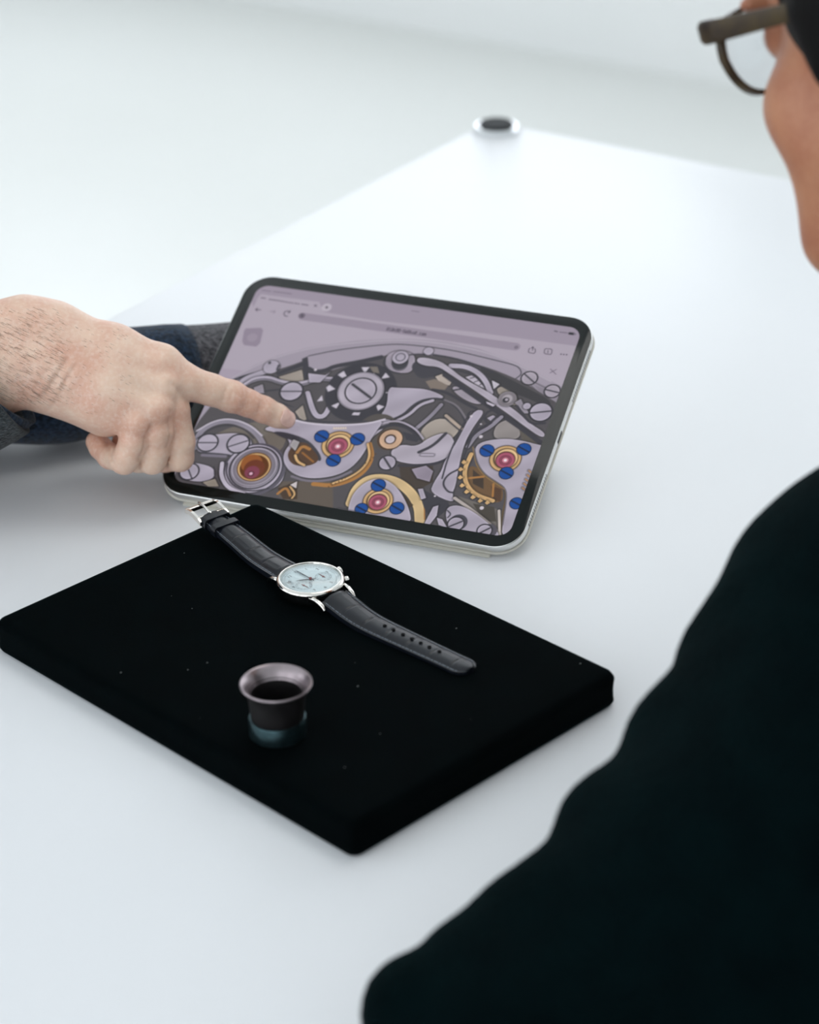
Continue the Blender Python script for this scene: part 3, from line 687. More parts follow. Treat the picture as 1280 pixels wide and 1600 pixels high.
# ------------------------------------------------------------------ picture on the tablet screen (millimetres on the glass)
SCREEN_GLOW = 0.88
ART = [
('p',(174,164,178),[-215.9,181.3,117.8,235.7,183.5,-5.9,-112.2,-63.1]),('p',(168,156,172),[-180.2,97.0,151.1,113.2,183.5,-5.9,-112.2,-63.1]),
('p',(157,146,162),[-128.2,178.4,128.0,182.3,115.3,158.3,42.1,158.0,-27.5,156.2,-60.7,157.3,-66.7,164.9,-108.9,164.8,-110.0,160.4,-110.1,153.1]),('d',(186,177,190),3.38,[-60.1,161.3]),
('l',(70,64,74),0.34,[-60.9,161.2,-59.3,161.5]),('l',(70,64,74),0.34,[-60.4,162.2,-59.8,160.5]),('l',(152,141,157),3.09,[-73.2,151.3,74.6,151.0]),('d',(112,102,118),2.3,[-74.5,151.8]),
('l',(70,64,74),0.26,[-74.9,153.0,-73.7,150.6]),('l',(112,102,118),0.28,[-109.3,168.2,-107.3,168.2]),('l',(112,102,118),0.28,[-106.7,168.2,-105.0,168.1]),
('l',(112,102,118),0.28,[-104.6,168.1,-103.0,168.1]),('l',(112,102,118),0.28,[-100.9,168.3,-99.1,168.3]),('l',(112,102,118),0.28,[-98.6,168.3,-96.5,168.3]),
('l',(112,102,118),0.28,[-96.0,168.4,-94.3,168.3]),('l',(112,102,118),0.28,[-93.8,168.4,-92.2,168.3]),('l',(112,102,118),0.28,[-91.6,168.4,-90.0,168.3]),
('l',(112,102,118),0.28,[-89.6,168.4,-88.1,168.3]),('l',(96,87,102),0.36,[-107.5,161.8,-104.6,161.8]),('l',(96,87,102),0.36,[-101.6,161.4,-99.7,161.3]),
('l',(96,87,102),0.36,[-99.3,161.5,-97.8,161.3]),('l',(96,87,102),0.36,[-97.2,161.5,-96.1,161.2]),('l',(96,87,102),0.36,[-95.6,161.5,-94.3,161.3]),('l',(96,87,102),0.36,[-93.6,161.4,-92.3,161.2]),
('l',(96,87,102),0.36,[-91.6,161.4,-90.4,161.1]),('l',(96,87,102),0.36,[-89.5,161.2,-88.3,161.0]),('l',(96,87,102),0.36,[-87.3,161.1,-86.1,160.9]),('l',(96,87,102),0.36,[-85.1,161.1,-84.2,160.9]),
('l',(96,87,102),0.36,[-82.9,161.1,-81.4,160.9]),('l',(96,87,102),0.36,[-80.4,161.2,-79.8,160.9]),('l',(96,87,102),0.36,[-78.0,161.1,-75.9,161.0]),('l',(96,87,102),0.36,[-75.3,161.1,-73.4,160.9]),
('l',(96,87,102),0.26,[-69.2,162.1,-67.1,160.9]),('l',(96,87,102),0.26,[-67.7,162.3,-68.7,160.6]),('l',(84,76,90),0.28,[-107.8,151.6,-104.2,151.7]),
('l',(84,76,90),0.28,[-107.0,152.9,-107.8,151.6,-106.3,150.3]),('l',(140,130,145),0.26,[-97.2,151.6,-93.8,151.8]),('l',(140,130,145),0.26,[-95.2,152.7,-93.8,151.8,-94.5,150.5]),
('l',(84,76,90),0.3,[-83.8,153.3,-85.8,154.1,-87.2,153.1,-87.2,151.2,-85.8,149.6,-84.1,149.6]),('l',(84,76,90),0.3,[-83.9,154.6,-83.6,153.0,-84.7,152.5]),
('p',(146,134,151),[-108.7,135.0,-98.5,137.3,-96.4,135.5,-94.6,124.8,-96.2,121.6,-104.9,121.4,-107.3,124.3,-109.2,132.7]),('d',(156,144,160),3.46,[-101.6,128.5]),
('l',(80,72,86),0.2,[-13.9,152.0,-13.7,152.0]),('l',(80,72,86),0.2,[-13.4,152.0,-13.2,152.0]),('l',(80,72,86),0.2,[-13.0,152.0,-12.8,152.0]),('l',(80,72,86),0.2,[-13.0,151.4,-12.7,151.4]),
('l',(80,72,86),0.2,[-13.8,150.9,-13.6,150.9]),('l',(80,72,86),0.2,[-13.4,150.9,-13.2,150.9]),('l',(80,72,86),0.2,[-12.9,150.9,-12.7,150.9]),('l',(80,72,86),0.2,[-13.8,150.3,-13.6,150.3]),
('l',(80,72,86),0.2,[-12.9,150.3,-12.7,150.3]),('l',(80,72,86),0.2,[-13.8,149.7,-13.5,149.7]),('l',(80,72,86),0.2,[-13.3,149.7,-13.1,149.7]),('l',(80,72,86),0.2,[-12.9,149.7,-12.6,149.7]),
('l',(80,72,86),0.2,[-11.8,152.0,-11.6,152.0]),('l',(80,72,86),0.2,[-11.8,151.4,-11.5,151.4]),('l',(80,72,86),0.2,[-11.7,150.9,-11.5,150.9]),('l',(80,72,86),0.2,[-11.7,150.3,-11.5,150.3]),
('l',(80,72,86),0.2,[-11.7,149.7,-11.4,149.7]),('l',(80,72,86),0.2,[-11.2,149.7,-11.0,149.7]),('l',(80,72,86),0.2,[-10.6,152.0,-10.4,152.0]),('l',(80,72,86),0.2,[-10.2,152.0,-9.9,152.0]),
('l',(80,72,86),0.2,[-9.7,152.0,-9.5,152.0]),('l',(80,72,86),0.2,[-9.7,151.4,-9.5,151.4]),('l',(80,72,86),0.2,[-10.5,150.9,-10.3,150.9]),('l',(80,72,86),0.2,[-10.1,150.9,-9.9,150.9]),
('l',(80,72,86),0.2,[-9.7,150.9,-9.4,150.9]),('l',(80,72,86),0.2,[-10.5,150.3,-10.3,150.3]),('l',(80,72,86),0.2,[-9.6,150.3,-9.4,150.3]),('l',(80,72,86),0.2,[-10.5,149.7,-10.2,149.7]),
('l',(80,72,86),0.2,[-10.0,149.7,-9.8,149.7]),('l',(80,72,86),0.2,[-9.6,149.7,-9.4,149.7]),('l',(80,72,86),0.2,[-8.9,151.4,-8.7,151.4]),('l',(80,72,86),0.2,[-8.5,151.4,-8.3,151.4]),
('l',(80,72,86),0.2,[-8.9,150.9,-8.7,150.9]),('l',(80,72,86),0.2,[-8.0,150.9,-7.8,150.9]),('l',(80,72,86),0.2,[-8.9,150.3,-8.6,150.3]),('l',(80,72,86),0.2,[-8.0,150.3,-7.8,150.3]),
('l',(80,72,86),0.2,[-8.8,149.7,-8.6,149.7]),('l',(80,72,86),0.2,[-7.9,149.7,-7.7,149.7]),('l',(80,72,86),0.2,[-7.3,152.0,-7.1,152.0]),('l',(80,72,86),0.2,[-6.9,152.0,-6.7,152.0]),
('l',(80,72,86),0.2,[-6.4,152.0,-6.2,152.0]),('l',(80,72,86),0.2,[-7.3,151.4,-7.1,151.4]),('l',(80,72,86),0.2,[-6.4,151.4,-6.2,151.4]),('l',(80,72,86),0.2,[-7.3,150.9,-7.0,150.9]),
('l',(80,72,86),0.2,[-6.8,150.9,-6.6,150.9]),('l',(80,72,86),0.2,[-6.4,150.9,-6.2,150.9]),('l',(80,72,86),0.2,[-6.3,150.3,-6.1,150.3]),('l',(80,72,86),0.2,[-7.2,149.7,-7.0,149.7]),
('l',(80,72,86),0.2,[-6.8,149.7,-6.5,149.7]),('l',(80,72,86),0.2,[-6.3,149.7,-6.1,149.7]),('l',(80,72,86),0.2,[-5.7,152.0,-5.5,152.0]),('l',(80,72,86),0.2,[-5.2,152.0,-5.0,152.0]),
('l',(80,72,86),0.2,[-4.8,152.0,-4.6,152.0]),('l',(80,72,86),0.2,[-5.7,151.4,-5.4,151.4]),('l',(80,72,86),0.2,[-4.8,151.4,-4.5,151.4]),('l',(80,72,86),0.2,[-5.6,150.9,-5.4,150.9]),
('l',(80,72,86),0.2,[-5.2,150.9,-5.0,150.9]),('l',(80,72,86),0.2,[-4.7,150.9,-4.5,150.9]),('l',(80,72,86),0.2,[-5.6,150.3,-5.4,150.3]),('l',(80,72,86),0.2,[-5.6,149.7,-5.3,149.7]),
('l',(80,72,86),0.2,[-5.1,149.7,-4.9,149.7]),('l',(80,72,86),0.2,[-4.7,149.7,-4.4,149.7]),('l',(80,72,86),0.2,[-4.0,150.9,-3.8,150.9]),('l',(80,72,86),0.2,[-3.5,150.9,-3.3,150.9]),
('l',(80,72,86),0.2,[-3.1,150.9,-2.9,150.9]),('l',(80,72,86),0.2,[-2.4,152.0,-2.2,152.0]),('l',(80,72,86),0.2,[-2.0,152.0,-1.8,152.0]),('l',(80,72,86),0.2,[-1.5,152.0,-1.3,152.0]),
('l',(80,72,86),0.2,[-2.4,151.4,-2.2,151.4]),('l',(80,72,86),0.2,[-2.4,150.9,-2.1,150.9]),('l',(80,72,86),0.2,[-1.9,150.9,-1.7,150.9]),('l',(80,72,86),0.2,[-1.5,150.9,-1.2,150.9]),
('l',(80,72,86),0.2,[-1.4,150.3,-1.2,150.3]),('l',(80,72,86),0.2,[-2.3,149.7,-2.1,149.7]),('l',(80,72,86),0.2,[-1.8,149.7,-1.6,149.7]),('l',(80,72,86),0.2,[-1.4,149.7,-1.2,149.7]),
('l',(80,72,86),0.2,[-0.7,151.4,-0.5,151.4]),('l',(80,72,86),0.2,[-0.3,151.4,-0.1,151.4]),('l',(80,72,86),0.2,[0.1,151.4,0.4,151.4]),('l',(80,72,86),0.2,[-0.7,150.9,-0.5,150.9]),
('l',(80,72,86),0.2,[0.2,150.8,0.4,150.8]),('l',(80,72,86),0.2,[-0.7,150.3,-0.5,150.3]),('l',(80,72,86),0.2,[0.2,150.3,0.4,150.3]),('l',(80,72,86),0.2,[-0.7,149.7,-0.4,149.7]),
('l',(80,72,86),0.2,[-0.2,149.7,0.0,149.7]),('l',(80,72,86),0.2,[0.2,149.7,0.5,149.7]),('l',(80,72,86),0.2,[0.9,152.0,1.1,152.0]),('l',(80,72,86),0.2,[1.3,152.0,1.5,152.0]),
('l',(80,72,86),0.2,[1.7,152.0,2.0,152.0]),('l',(80,72,86),0.2,[0.9,151.4,1.1,151.4]),('l',(80,72,86),0.2,[1.8,151.4,2.0,151.4]),('l',(80,72,86),0.2,[0.9,150.8,1.1,150.8]),
('l',(80,72,86),0.2,[1.4,150.8,1.6,150.8]),('l',(80,72,86),0.2,[1.8,150.8,2.0,150.8]),('l',(80,72,86),0.2,[0.9,150.3,1.2,150.3]),('l',(80,72,86),0.2,[1.0,149.7,1.2,149.7]),
('l',(80,72,86),0.2,[1.4,149.7,1.6,149.7]),('l',(80,72,86),0.2,[1.9,149.7,2.1,149.7]),('l',(80,72,86),0.2,[2.5,152.0,2.7,152.0]),('l',(80,72,86),0.2,[2.5,151.4,2.7,151.4]),
('l',(80,72,86),0.2,[2.5,150.8,2.8,150.8]),('l',(80,72,86),0.2,[3.0,150.8,3.2,150.8]),('l',(80,72,86),0.2,[2.6,150.3,2.8,150.3]),('l',(80,72,86),0.2,[3.5,150.3,3.7,150.3]),
('l',(80,72,86),0.2,[2.6,149.7,2.8,149.7]),('l',(80,72,86),0.2,[3.5,149.7,3.7,149.7]),('l',(80,72,86),0.2,[4.2,151.4,4.4,151.4]),('l',(80,72,86),0.2,[4.6,151.4,4.8,151.4]),
('l',(80,72,86),0.2,[4.2,150.8,4.4,150.8]),('l',(80,72,86),0.2,[5.1,150.8,5.3,150.8]),('l',(80,72,86),0.2,[4.2,150.3,4.4,150.3]),('l',(80,72,86),0.2,[5.1,150.3,5.3,150.3]),
('l',(80,72,86),0.2,[4.2,149.7,4.5,149.7]),('l',(80,72,86),0.2,[5.1,149.7,5.3,149.7]),('l',(80,72,86),0.2,[5.8,152.0,6.0,152.0]),('l',(80,72,86),0.2,[6.2,152.0,6.4,152.0]),
('l',(80,72,86),0.2,[6.6,152.0,6.9,152.0]),('l',(80,72,86),0.2,[5.8,151.4,6.0,151.4]),('l',(80,72,86),0.2,[6.7,151.4,6.9,151.4]),('l',(80,72,86),0.2,[5.8,150.8,6.0,150.8]),
('l',(80,72,86),0.2,[6.3,150.8,6.5,150.8]),('l',(80,72,86),0.2,[6.7,150.8,6.9,150.8]),('l',(80,72,86),0.2,[5.8,150.3,6.1,150.3]),('l',(80,72,86),0.2,[5.9,149.7,6.1,149.7]),
('l',(80,72,86),0.2,[6.3,149.7,6.5,149.7]),('l',(80,72,86),0.2,[6.8,149.7,7.0,149.7]),('l',(80,72,86),0.2,[7.9,149.7,8.2,149.7]),('l',(80,72,86),0.2,[9.0,151.4,9.3,151.4]),
('l',(80,72,86),0.2,[9.5,151.4,9.7,151.4]),('l',(80,72,86),0.2,[9.9,151.4,10.1,151.4]),('l',(80,72,86),0.2,[9.1,150.8,9.3,150.8]),('l',(80,72,86),0.2,[9.1,150.3,9.3,150.3]),
('l',(80,72,86),0.2,[9.1,149.7,9.4,149.7]),('l',(80,72,86),0.2,[9.6,149.7,9.8,149.7]),('l',(80,72,86),0.2,[10.0,149.7,10.2,149.7]),('l',(80,72,86),0.2,[10.7,151.4,10.9,151.4]),
('l',(80,72,86),0.2,[11.1,151.4,11.3,151.4]),('l',(80,72,86),0.2,[11.5,151.4,11.8,151.4]),('l',(80,72,86),0.2,[10.7,150.8,10.9,150.8]),('l',(80,72,86),0.2,[11.6,150.8,11.8,150.8]),
('l',(80,72,86),0.2,[10.7,150.3,11.0,150.3]),('l',(80,72,86),0.2,[11.6,150.3,11.8,150.3]),('l',(80,72,86),0.2,[10.8,149.7,11.0,149.7]),('l',(80,72,86),0.2,[11.2,149.7,11.4,149.7]),
('l',(80,72,86),0.2,[11.6,149.7,11.9,149.7]),('l',(80,72,86),0.2,[12.3,151.4,12.5,151.4]),('l',(80,72,86),0.2,[12.7,151.4,13.0,151.4]),('l',(80,72,86),0.2,[13.2,151.4,13.4,151.4]),
('l',(80,72,86),0.2,[12.3,150.8,12.5,150.8]),('l',(80,72,86),0.2,[12.8,150.8,13.0,150.8]),('l',(80,72,86),0.2,[13.2,150.8,13.4,150.8]),('l',(80,72,86),0.2,[12.4,150.3,12.6,150.3]),
('l',(80,72,86),0.2,[13.2,150.3,13.5,150.3]),('l',(80,72,86),0.2,[12.4,149.7,12.6,149.7]),('l',(80,72,86),0.2,[13.3,149.7,13.5,149.7]),('l',(110,100,116),0.26,[-2.2,168.2,2.8,168.0]),
('l',(84,76,90),0.26,[84.1,151.4,83.7,150.8,84.0,148.3,85.2,147.8,87.9,147.8,88.4,149.1,87.9,151.0,87.2,151.6]),('l',(84,76,90),0.26,[86.3,150.0,85.6,152.8]),
('l',(84,76,90),0.26,[85.1,151.8,85.5,152.9,86.5,152.1]),('l',(84,76,90),0.26,[94.3,152.9,97.6,153.2,98.6,152.5,99.1,149.8,98.7,148.8,95.2,148.8,94.2,149.5,93.8,152.1,94.3,152.9]),
('l',(84,76,90),0.26,[96.1,151.7,96.6,149.8]),('d',(84,76,90),0.52,[105.3,150.2]),('d',(84,76,90),0.52,[107.1,150.3]),('d',(84,76,90),0.52,[108.9,150.5]),
('l',(110,100,115),0.26,[102.0,137.5,106.6,134.1]),('l',(110,100,115),0.26,[105.7,137.8,102.6,134.5]),('d',(124,114,129),1.4,[75.1,150.7]),('l',(92,84,98),0.43,[95.8,167.8,97.7,167.5]),
('l',(110,100,116),0.34,[99.5,167.5,104.2,167.6]),('l',(40,38,46),0.98,[106.1,167.5,108.5,167.5]),('l',(120,110,126),0.64,[109.0,167.6,109.8,167.5]),
('p',(160,151,165),[-131.8,36.7,-112.5,78.8,-103.2,94.7,-91.5,107.0,-78.5,117.3,-62.2,126.1,-46.0,132.6,-30.3,138.1,-13.6,142.0,3.2,145.2,13.5,146.4,29.2,147.2,51.4,145.4,77.8,138.8,104.9,128.6,121.4,121.7,158.9,84.5,160.9,-10.3,-112.2,-63.1]),
('l',(186,178,190),0.26,[-103.0,94.2,-91.2,106.2,-78.2,116.5,-61.9,125.3,-45.7,131.9,-13.4,141.2,13.8,145.6,51.6,144.6,78.0,138.1,105.1,127.9]),
('l',(62,60,68),0.36,[-58.3,120.3,-40.5,128.7,-12.2,137.9,2.9,140.8,33.9,141.6,65.9,138.1,78.9,136.6,82.6,134.4,85.1,130.4,81.8,125.6]),
('p',(148,140,153),[87.6,127.7,107.2,120.7,122.9,113.2,124.5,103.3,98.7,119.2]),
('p',(82,78,82),[-110.6,-14.6,-114.3,49.2,-109.0,69.9,-101.0,91.4,-88.8,99.9,-75.5,105.5,-62.4,114.2,-59.0,117.4,-53.4,109.3,-42.7,109.6,-32.3,115.7,-17.4,123.1,-9.1,128.8,-1.6,132.8,24.1,135.6,55.1,133.5,86.6,125.4,109.1,114.4,124.6,107.4,166.5,56.6,153.3,-11.7,-100.2,-60.8]),
('p',(112,104,98),[-106.4,38.1,-89.9,57.0,-66.7,65.6,-49.6,59.9,-49.6,39.9,-73.3,37.0]),('p',(158,148,140),[-72.2,100.3,-58.8,108.7,-54.5,100.4,-61.9,93.2]),
('p',(158,148,140),[-51.5,75.4,-48.3,81.3,-40.9,69.3,-46.8,70.9]),('p',(158,148,140),[72.1,114.9,74.2,118.6,80.6,118.8,87.3,112.7,89.5,105.4,82.9,106.1]),
('p',(62,60,64),[53.9,131.8,65.9,129.9,80.5,124.6,93.3,119.6,109.4,113.7,110.5,107.2,95.4,112.2,83.4,114.9,68.6,121.1]),
('p',(168,158,150),[33.5,76.2,41.7,88.2,55.4,85.9,59.4,80.9,54.7,70.6,47.8,64.6,38.0,67.5]),('p',(150,143,142),[81.2,90.5,89.2,95.7,96.6,89.5,98.6,80.4,83.6,77.7,80.4,82.8]),
('p',(92,86,80),[93.3,92.7,112.3,82.0,112.4,76.4,100.1,80.7]),('p',(70,60,54),[28.9,48.7,50.8,51.3,54.6,39.5,46.7,31.1,33.5,38.4]),
('p',(110,104,100),[73.6,32.1,103.3,26.8,108.7,9.1,97.7,15.0,81.3,22.6]),('p',(72,66,60),[84.1,28.6,98.1,28.5,102.4,18.5,94.7,17.1]),
('p',(96,86,78),[-42.7,21.5,-8.4,27.8,-1.0,7.2,-30.0,7.2,-39.9,10.9]),('p',(72,56,44),[-41.9,16.1,-31.2,23.6,-26.4,10.6,-35.5,8.9]),
('l',(142,136,150),1.91,[-107.4,35.8,-109.0,47.8,-102.5,56.9,-91.5,61.1,-77.8,58.5,-68.0,52.3,-61.1,44.2]),('l',(200,192,206),0.53,[-110.8,48.9,-103.1,58.3,-92.1,62.7,-77.2,60.0,-66.5,53.3]),
('l',(62,60,68),0.47,[-108.0,43.6,-101.2,53.5,-90.2,57.7,-79.4,56.0,-71.0,50.3]),
('p',(176,168,184),[-109.2,43.4,-99.0,48.1,-82.0,52.9,-73.4,50.2,-68.1,43.0,-56.8,42.6,-46.4,36.3,-41.1,28.8,-41.1,19.0,-48.8,11.7,-62.3,8.4,-75.6,10.9,-82.9,16.9,-85.1,26.3,-80.5,32.9,-78.9,35.1,-101.7,32.5,-107.1,36.6]),
('l',(62,60,68),0.38,[-72.5,49.3,-68.4,41.9]),('l',(62,60,68),0.55,[-103.1,33.0,-85.0,34.9,-78.5,34.3,-82.9,29.6,-83.8,23.7]),('l',(120,114,128),1.06,[-100.0,31.4,-84.4,33.3]),
('d',(92,88,100),20.63,[-62.0,27.0]),('d',(176,168,184),18.55,[-62.9,27.6]),('r',(62,60,68),16.23,0.55,[-62.5,28.4]),('d',(184,176,192),14.85,[-62.8,29.0]),('r',(130,122,136),12.99,0.3,[-62.7,28.7]),
('d',(128,88,60),11.37,[-62.8,29.0]),('d',(206,168,118),10.67,[-62.8,29.0]),('d',(96,58,34),9.51,[-62.7,28.7]),('d',(150,92,52),6.97,[-65.5,31.3]),('d',(110,60,44),6.96,[-62.3,27.7]),
('d',(128,66,84),4.86,[-62.7,24.8]),('d',(214,170,190),1.16,[-63.0,23.6]),('l',(190,182,198),1.28,[-84.7,27.8,-82.0,18.4,-74.0,10.1,-62.2,8.1]),
('l',(62,60,68),0.51,[-81.2,28.5,-79.3,20.3,-71.1,12.0,-58.1,10.3,-47.6,15.0]),('d',(62,60,68),7.52,[-100.2,41.4]),('d',(176,168,184),6.36,[-100.2,41.4]),
('l',(62,60,68),0.47,[-106.2,40.3,-94.2,42.5]),('d',(62,60,68),8.0,[-79.7,44.4]),('d',(176,168,184),6.76,[-79.7,44.4]),('l',(62,60,68),0.47,[-84.9,41.1,-74.5,47.7]),
('p',(176,168,184),[-111.0,16.6,-105.8,24.0,-99.9,25.0,-88.7,23.5,-85.2,16.4,-91.9,11.3,-106.7,10.8]),('d',(62,60,68),6.95,[-103.8,17.6]),('d',(176,168,184),5.87,[-103.8,17.6]),
('l',(62,60,68),0.47,[-108.1,23.1,-99.6,12.2]),('l',(62,60,68),0.43,[-88.9,24.2,-85.2,15.7]),('p',(150,140,130),[-91.9,11.3,-84.8,15.4,-80.3,10.3,-87.3,9.0]),
('l',(62,60,68),1.06,[-103.2,91.1,-94.3,97.9,-83.1,102.2,-75.5,105.7]),('l',(176,168,184),1.91,[-96.4,90.1,-93.5,95.8,-85.2,101.0,-76.3,107.9]),('d',(176,168,184),5.28,[-79.9,107.2]),
('d',(62,60,68),1.08,[-82.3,110.3]),('l',(62,60,68),0.64,[-75.5,105.7,-75.6,109.5]),('p',(62,60,68),[-61.9,117.2,-58.8,119.9,-54.0,109.5,-52.3,97.8,-59.0,110.9]),
('l',(62,60,68),1.49,[-73.3,103.1,-60.3,112.9]),('l',(142,136,150),1.49,[-93.5,89.1,-88.2,95.3,-79.1,98.4,-68.0,95.8,-55.6,96.5,-45.5,103.5,-34.6,104.7]),
('l',(176,168,184),0.96,[-92.8,90.7,-88.6,96.4,-79.5,99.5,-68.4,96.9,-56.0,97.6,-45.9,104.6,-35.0,105.8]),('p',(150,142,154),[-85.8,89.0,-80.8,92.8,-77.0,86.1,-83.0,85.0]),
('l',(62,60,68),0.64,[-77.5,87.5,-68.5,90.5]),('l',(176,168,184),1.7,[-48.6,91.1,-40.0,77.9,-35.5,74.1,-31.0,75.5,-30.4,84.0]),('l',(62,60,68),0.47,[-50.3,90.8,-41.6,76.2,-35.2,71.5,-29.2,73.8]),
('l',(62,60,68),1.7,[-54.3,110.2,-49.8,108.4,-43.0,110.7,-38.4,115.2,-25.1,120.5,-10.0,127.7]),('p',(176,168,184),[-53.6,106.6,-41.8,107.1,-39.2,110.6,-43.3,100.9,-50.4,99.7]),
('d',(62,60,68),8.35,[-59.7,90.6]),('d',(176,168,184),7.06,[-59.7,90.6]),('l',(62,60,68),0.47,[-66.4,89.4,-53.0,91.8]),('p',(60,58,66),[-65.4,82.2,-52.8,78.6,-59.2,78.9]),
('d',(58,56,64),23.65,[-14.0,98.2]),('p',(200,193,206),[-20.2,117.5,-14.9,118.6,-16.5,113.3]),('p',(200,193,206),[-33.7,108.8,-30.8,112.6,-27.6,108.9,-30.0,107.1]),
('p',(200,193,206),[-37.8,97.6,-36.4,100.1,-31.4,97.6,-35.5,94.6]),('p',(200,193,206),[-29.5,84.2,-24.5,88.4,-25.5,82.7]),('p',(200,193,206),[-13.8,79.6,-12.3,85.1,-8.6,85.7,-9.0,80.2]),
('p',(200,193,206),[-1.5,91.0,5.1,89.8,2.1,85.9]),('p',(200,193,206),[2.0,100.6,7.5,104.2,7.7,99.3]),('p',(200,193,206),[-4.2,110.8,-2.9,116.0,0.9,113.0]),
('p',(200,193,206),[-11.2,112.2,-10.5,114.6,-8.0,111.9]),('p',(200,193,206),[-40.1,85.9,-38.5,91.2,-36.3,87.1]),('p',(200,193,206),[9.4,89.8,9.7,97.9,12.2,96.6]),
('p',(120,112,106),[-15.0,118.9,-9.9,119.8,-6.7,114.8,-11.3,114.9]),('d',(62,60,68),15.91,[-13.4,97.8]),('d',(182,174,188),15.27,[-14.3,99.0]),('r',(120,114,126),14.7,0.28,[-14.3,99.0]),
('r',(62,60,68),10.25,0.47,[-14.4,99.2]),('d',(180,172,187),9.61,[-14.4,99.2]),('l',(62,60,68),0.94,[-21.4,103.2,-6.6,95.2]),
('p',(160,151,165),[-6.8,124.0,-6.2,131.4,0.1,135.3,7.9,134.8,13.0,131.1,14.5,119.5,6.2,117.1,-3.6,119.0]),('d',(96,92,102),5.18,[4.3,124.1]),('d',(62,60,68),5.62,[3.7,125.8]),
('d',(176,168,184),5.19,[2.7,129.7]),('r',(62,60,68),3.03,0.3,[2.7,129.9]),('l',(62,60,68),0.64,[-6.9,126.7,-5.5,121.4,0.0,117.4,6.2,117.1]),('l',(62,60,68),0.55,[8.2,132.8,13.4,134.4,17.5,134.7]),
('l',(62,60,68),0.68,[23.5,135.5,34.7,135.4,46.6,134.0,57.3,131.4,66.3,128.5]),('d',(176,168,184),3.14,[19.4,137.8]),('l',(62,60,68),0.26,[16.7,135.8,20.7,133.7,23.0,136.9]),
('p',(66,64,72),[11.9,124.0,13.5,129.2,30.5,127.7,38.7,122.7,32.0,120.6,26.0,116.5,20.5,115.6,15.1,119.6]),('p',(180,168,160),[30.2,118.7,35.5,122.6,42.4,118.9,41.7,113.4,34.9,114.2]),
('p',(128,116,108),[25.2,113.9,30.8,116.9,40.9,113.3,39.7,109.6,30.1,108.9]),('p',(160,152,164),[43.1,111.7,46.4,114.2,66.5,107.1,68.8,104.6,63.3,101.7,51.6,105.4]),
('l',(62,60,68),1.06,[31.9,108.3,42.7,107.7,56.1,101.4,64.2,98.9]),('l',(62,60,68),0.64,[45.2,110.1,52.3,113.3,57.1,111.2]),
('p',(190,182,196),[49.7,121.7,54.5,124.5,62.3,118.0,65.7,114.7,58.4,117.3]),('l',(62,60,68),0.34,[53.1,121.3,55.2,122.4]),('l',(62,60,68),0.34,[56.7,119.0,58.7,120.3]),
('l',(62,60,68),0.34,[60.9,117.3,61.9,118.7]),('l',(62,60,68),0.64,[37.9,126.5,45.1,125.8,54.5,124.5,60.9,119.7,65.4,115.6]),
('l',(176,168,184),1.7,[37.6,128.9,47.0,130.1,56.1,127.2,63.7,121.2,69.6,112.5]),('l',(62,60,68),0.43,[40.7,132.0,48.8,132.4,58.1,128.6,66.8,121.7,71.0,114.7]),
('p',(190,184,196),[67.4,122.3,73.3,120.1,70.7,115.6]),('l',(60,58,66),1.7,[35.9,121.2,49.7,113.8,61.4,107.6,74.8,100.8,87.2,94.4,99.4,88.1,111.8,80.9]),
('p',(178,170,184),[14.9,132.5,28.4,131.8,37.2,127.4,48.4,120.5,66.0,113.8,77.4,108.0,90.7,101.3,100.8,94.0,113.6,88.3,112.5,83.9,98.5,91.2,85.1,98.8,73.7,104.7,63.9,110.0,52.4,115.8,37.8,123.0,30.0,126.9,20.4,125.9,13.8,128.3]),
('d',(176,168,176),5.8,[81.7,109.8]),('r',(130,122,130),4.58,0.34,[81.7,109.8]),('d',(62,60,68),2.14,[80.9,108.7]),('d',(168,160,172),1.07,[81.3,109.1]),
('p',(150,143,155),[87.1,107.8,90.1,111.3,94.0,106.2,98.7,101.3,95.7,100.7]),('l',(62,60,68),0.85,[89.5,105.4,96.5,98.0,102.6,93.4,110.6,95.8]),('d',(62,60,68),5.73,[90.7,128.1]),
('d',(172,163,176),4.84,[90.7,128.1]),('l',(62,60,68),0.51,[86.4,131.0,95.0,125.2]),('d',(62,60,68),5.52,[108.1,120.7]),('d',(172,163,176),4.66,[108.1,120.7]),
('l',(62,60,68),0.51,[103.6,121.2,112.7,120.3]),('d',(62,60,68),7.98,[105.6,103.6]),('d',(176,168,184),6.75,[105.6,103.6]),('l',(62,60,68),0.55,[99.4,101.7,111.7,105.5]),
('d',(176,168,184),2.43,[95.6,106.5]),('p',(176,168,184),[2.4,105.5,9.0,105.7,16.0,106.9,28.7,108.2,43.1,103.9,34.2,101.3,24.6,95.8,18.4,85.0,9.5,77.6,1.8,76.2,7.3,88.8]),
('l',(62,60,68),0.85,[5.1,75.9,18.7,84.1,23.4,94.6,28.9,99.9,38.7,102.6,48.5,100.0,57.2,92.9,62.1,85.2]),('l',(120,114,122),0.64,[42.2,101.8,51.1,99.5,59.3,91.3,63.6,85.4]),
('l',(176,168,184),1.06,[12.8,77.3,23.0,85.8,27.2,95.3,34.6,100.0]),('l',(142,136,150),1.28,[30.9,76.7,37.1,87.4,41.1,97.7]),('l',(176,160,148),1.06,[46.8,90.1,59.9,81.9]),
('l',(62,60,68),0.43,[46.6,88.1,59.7,80.0]),('r',(62,60,68),3.05,0.53,[63.4,93.5]),('r',(62,60,68),5.32,0.85,[76.8,94.5]),('p',(176,168,184),[73.3,92.9,76.4,95.8,80.1,94.1,78.2,90.0]),
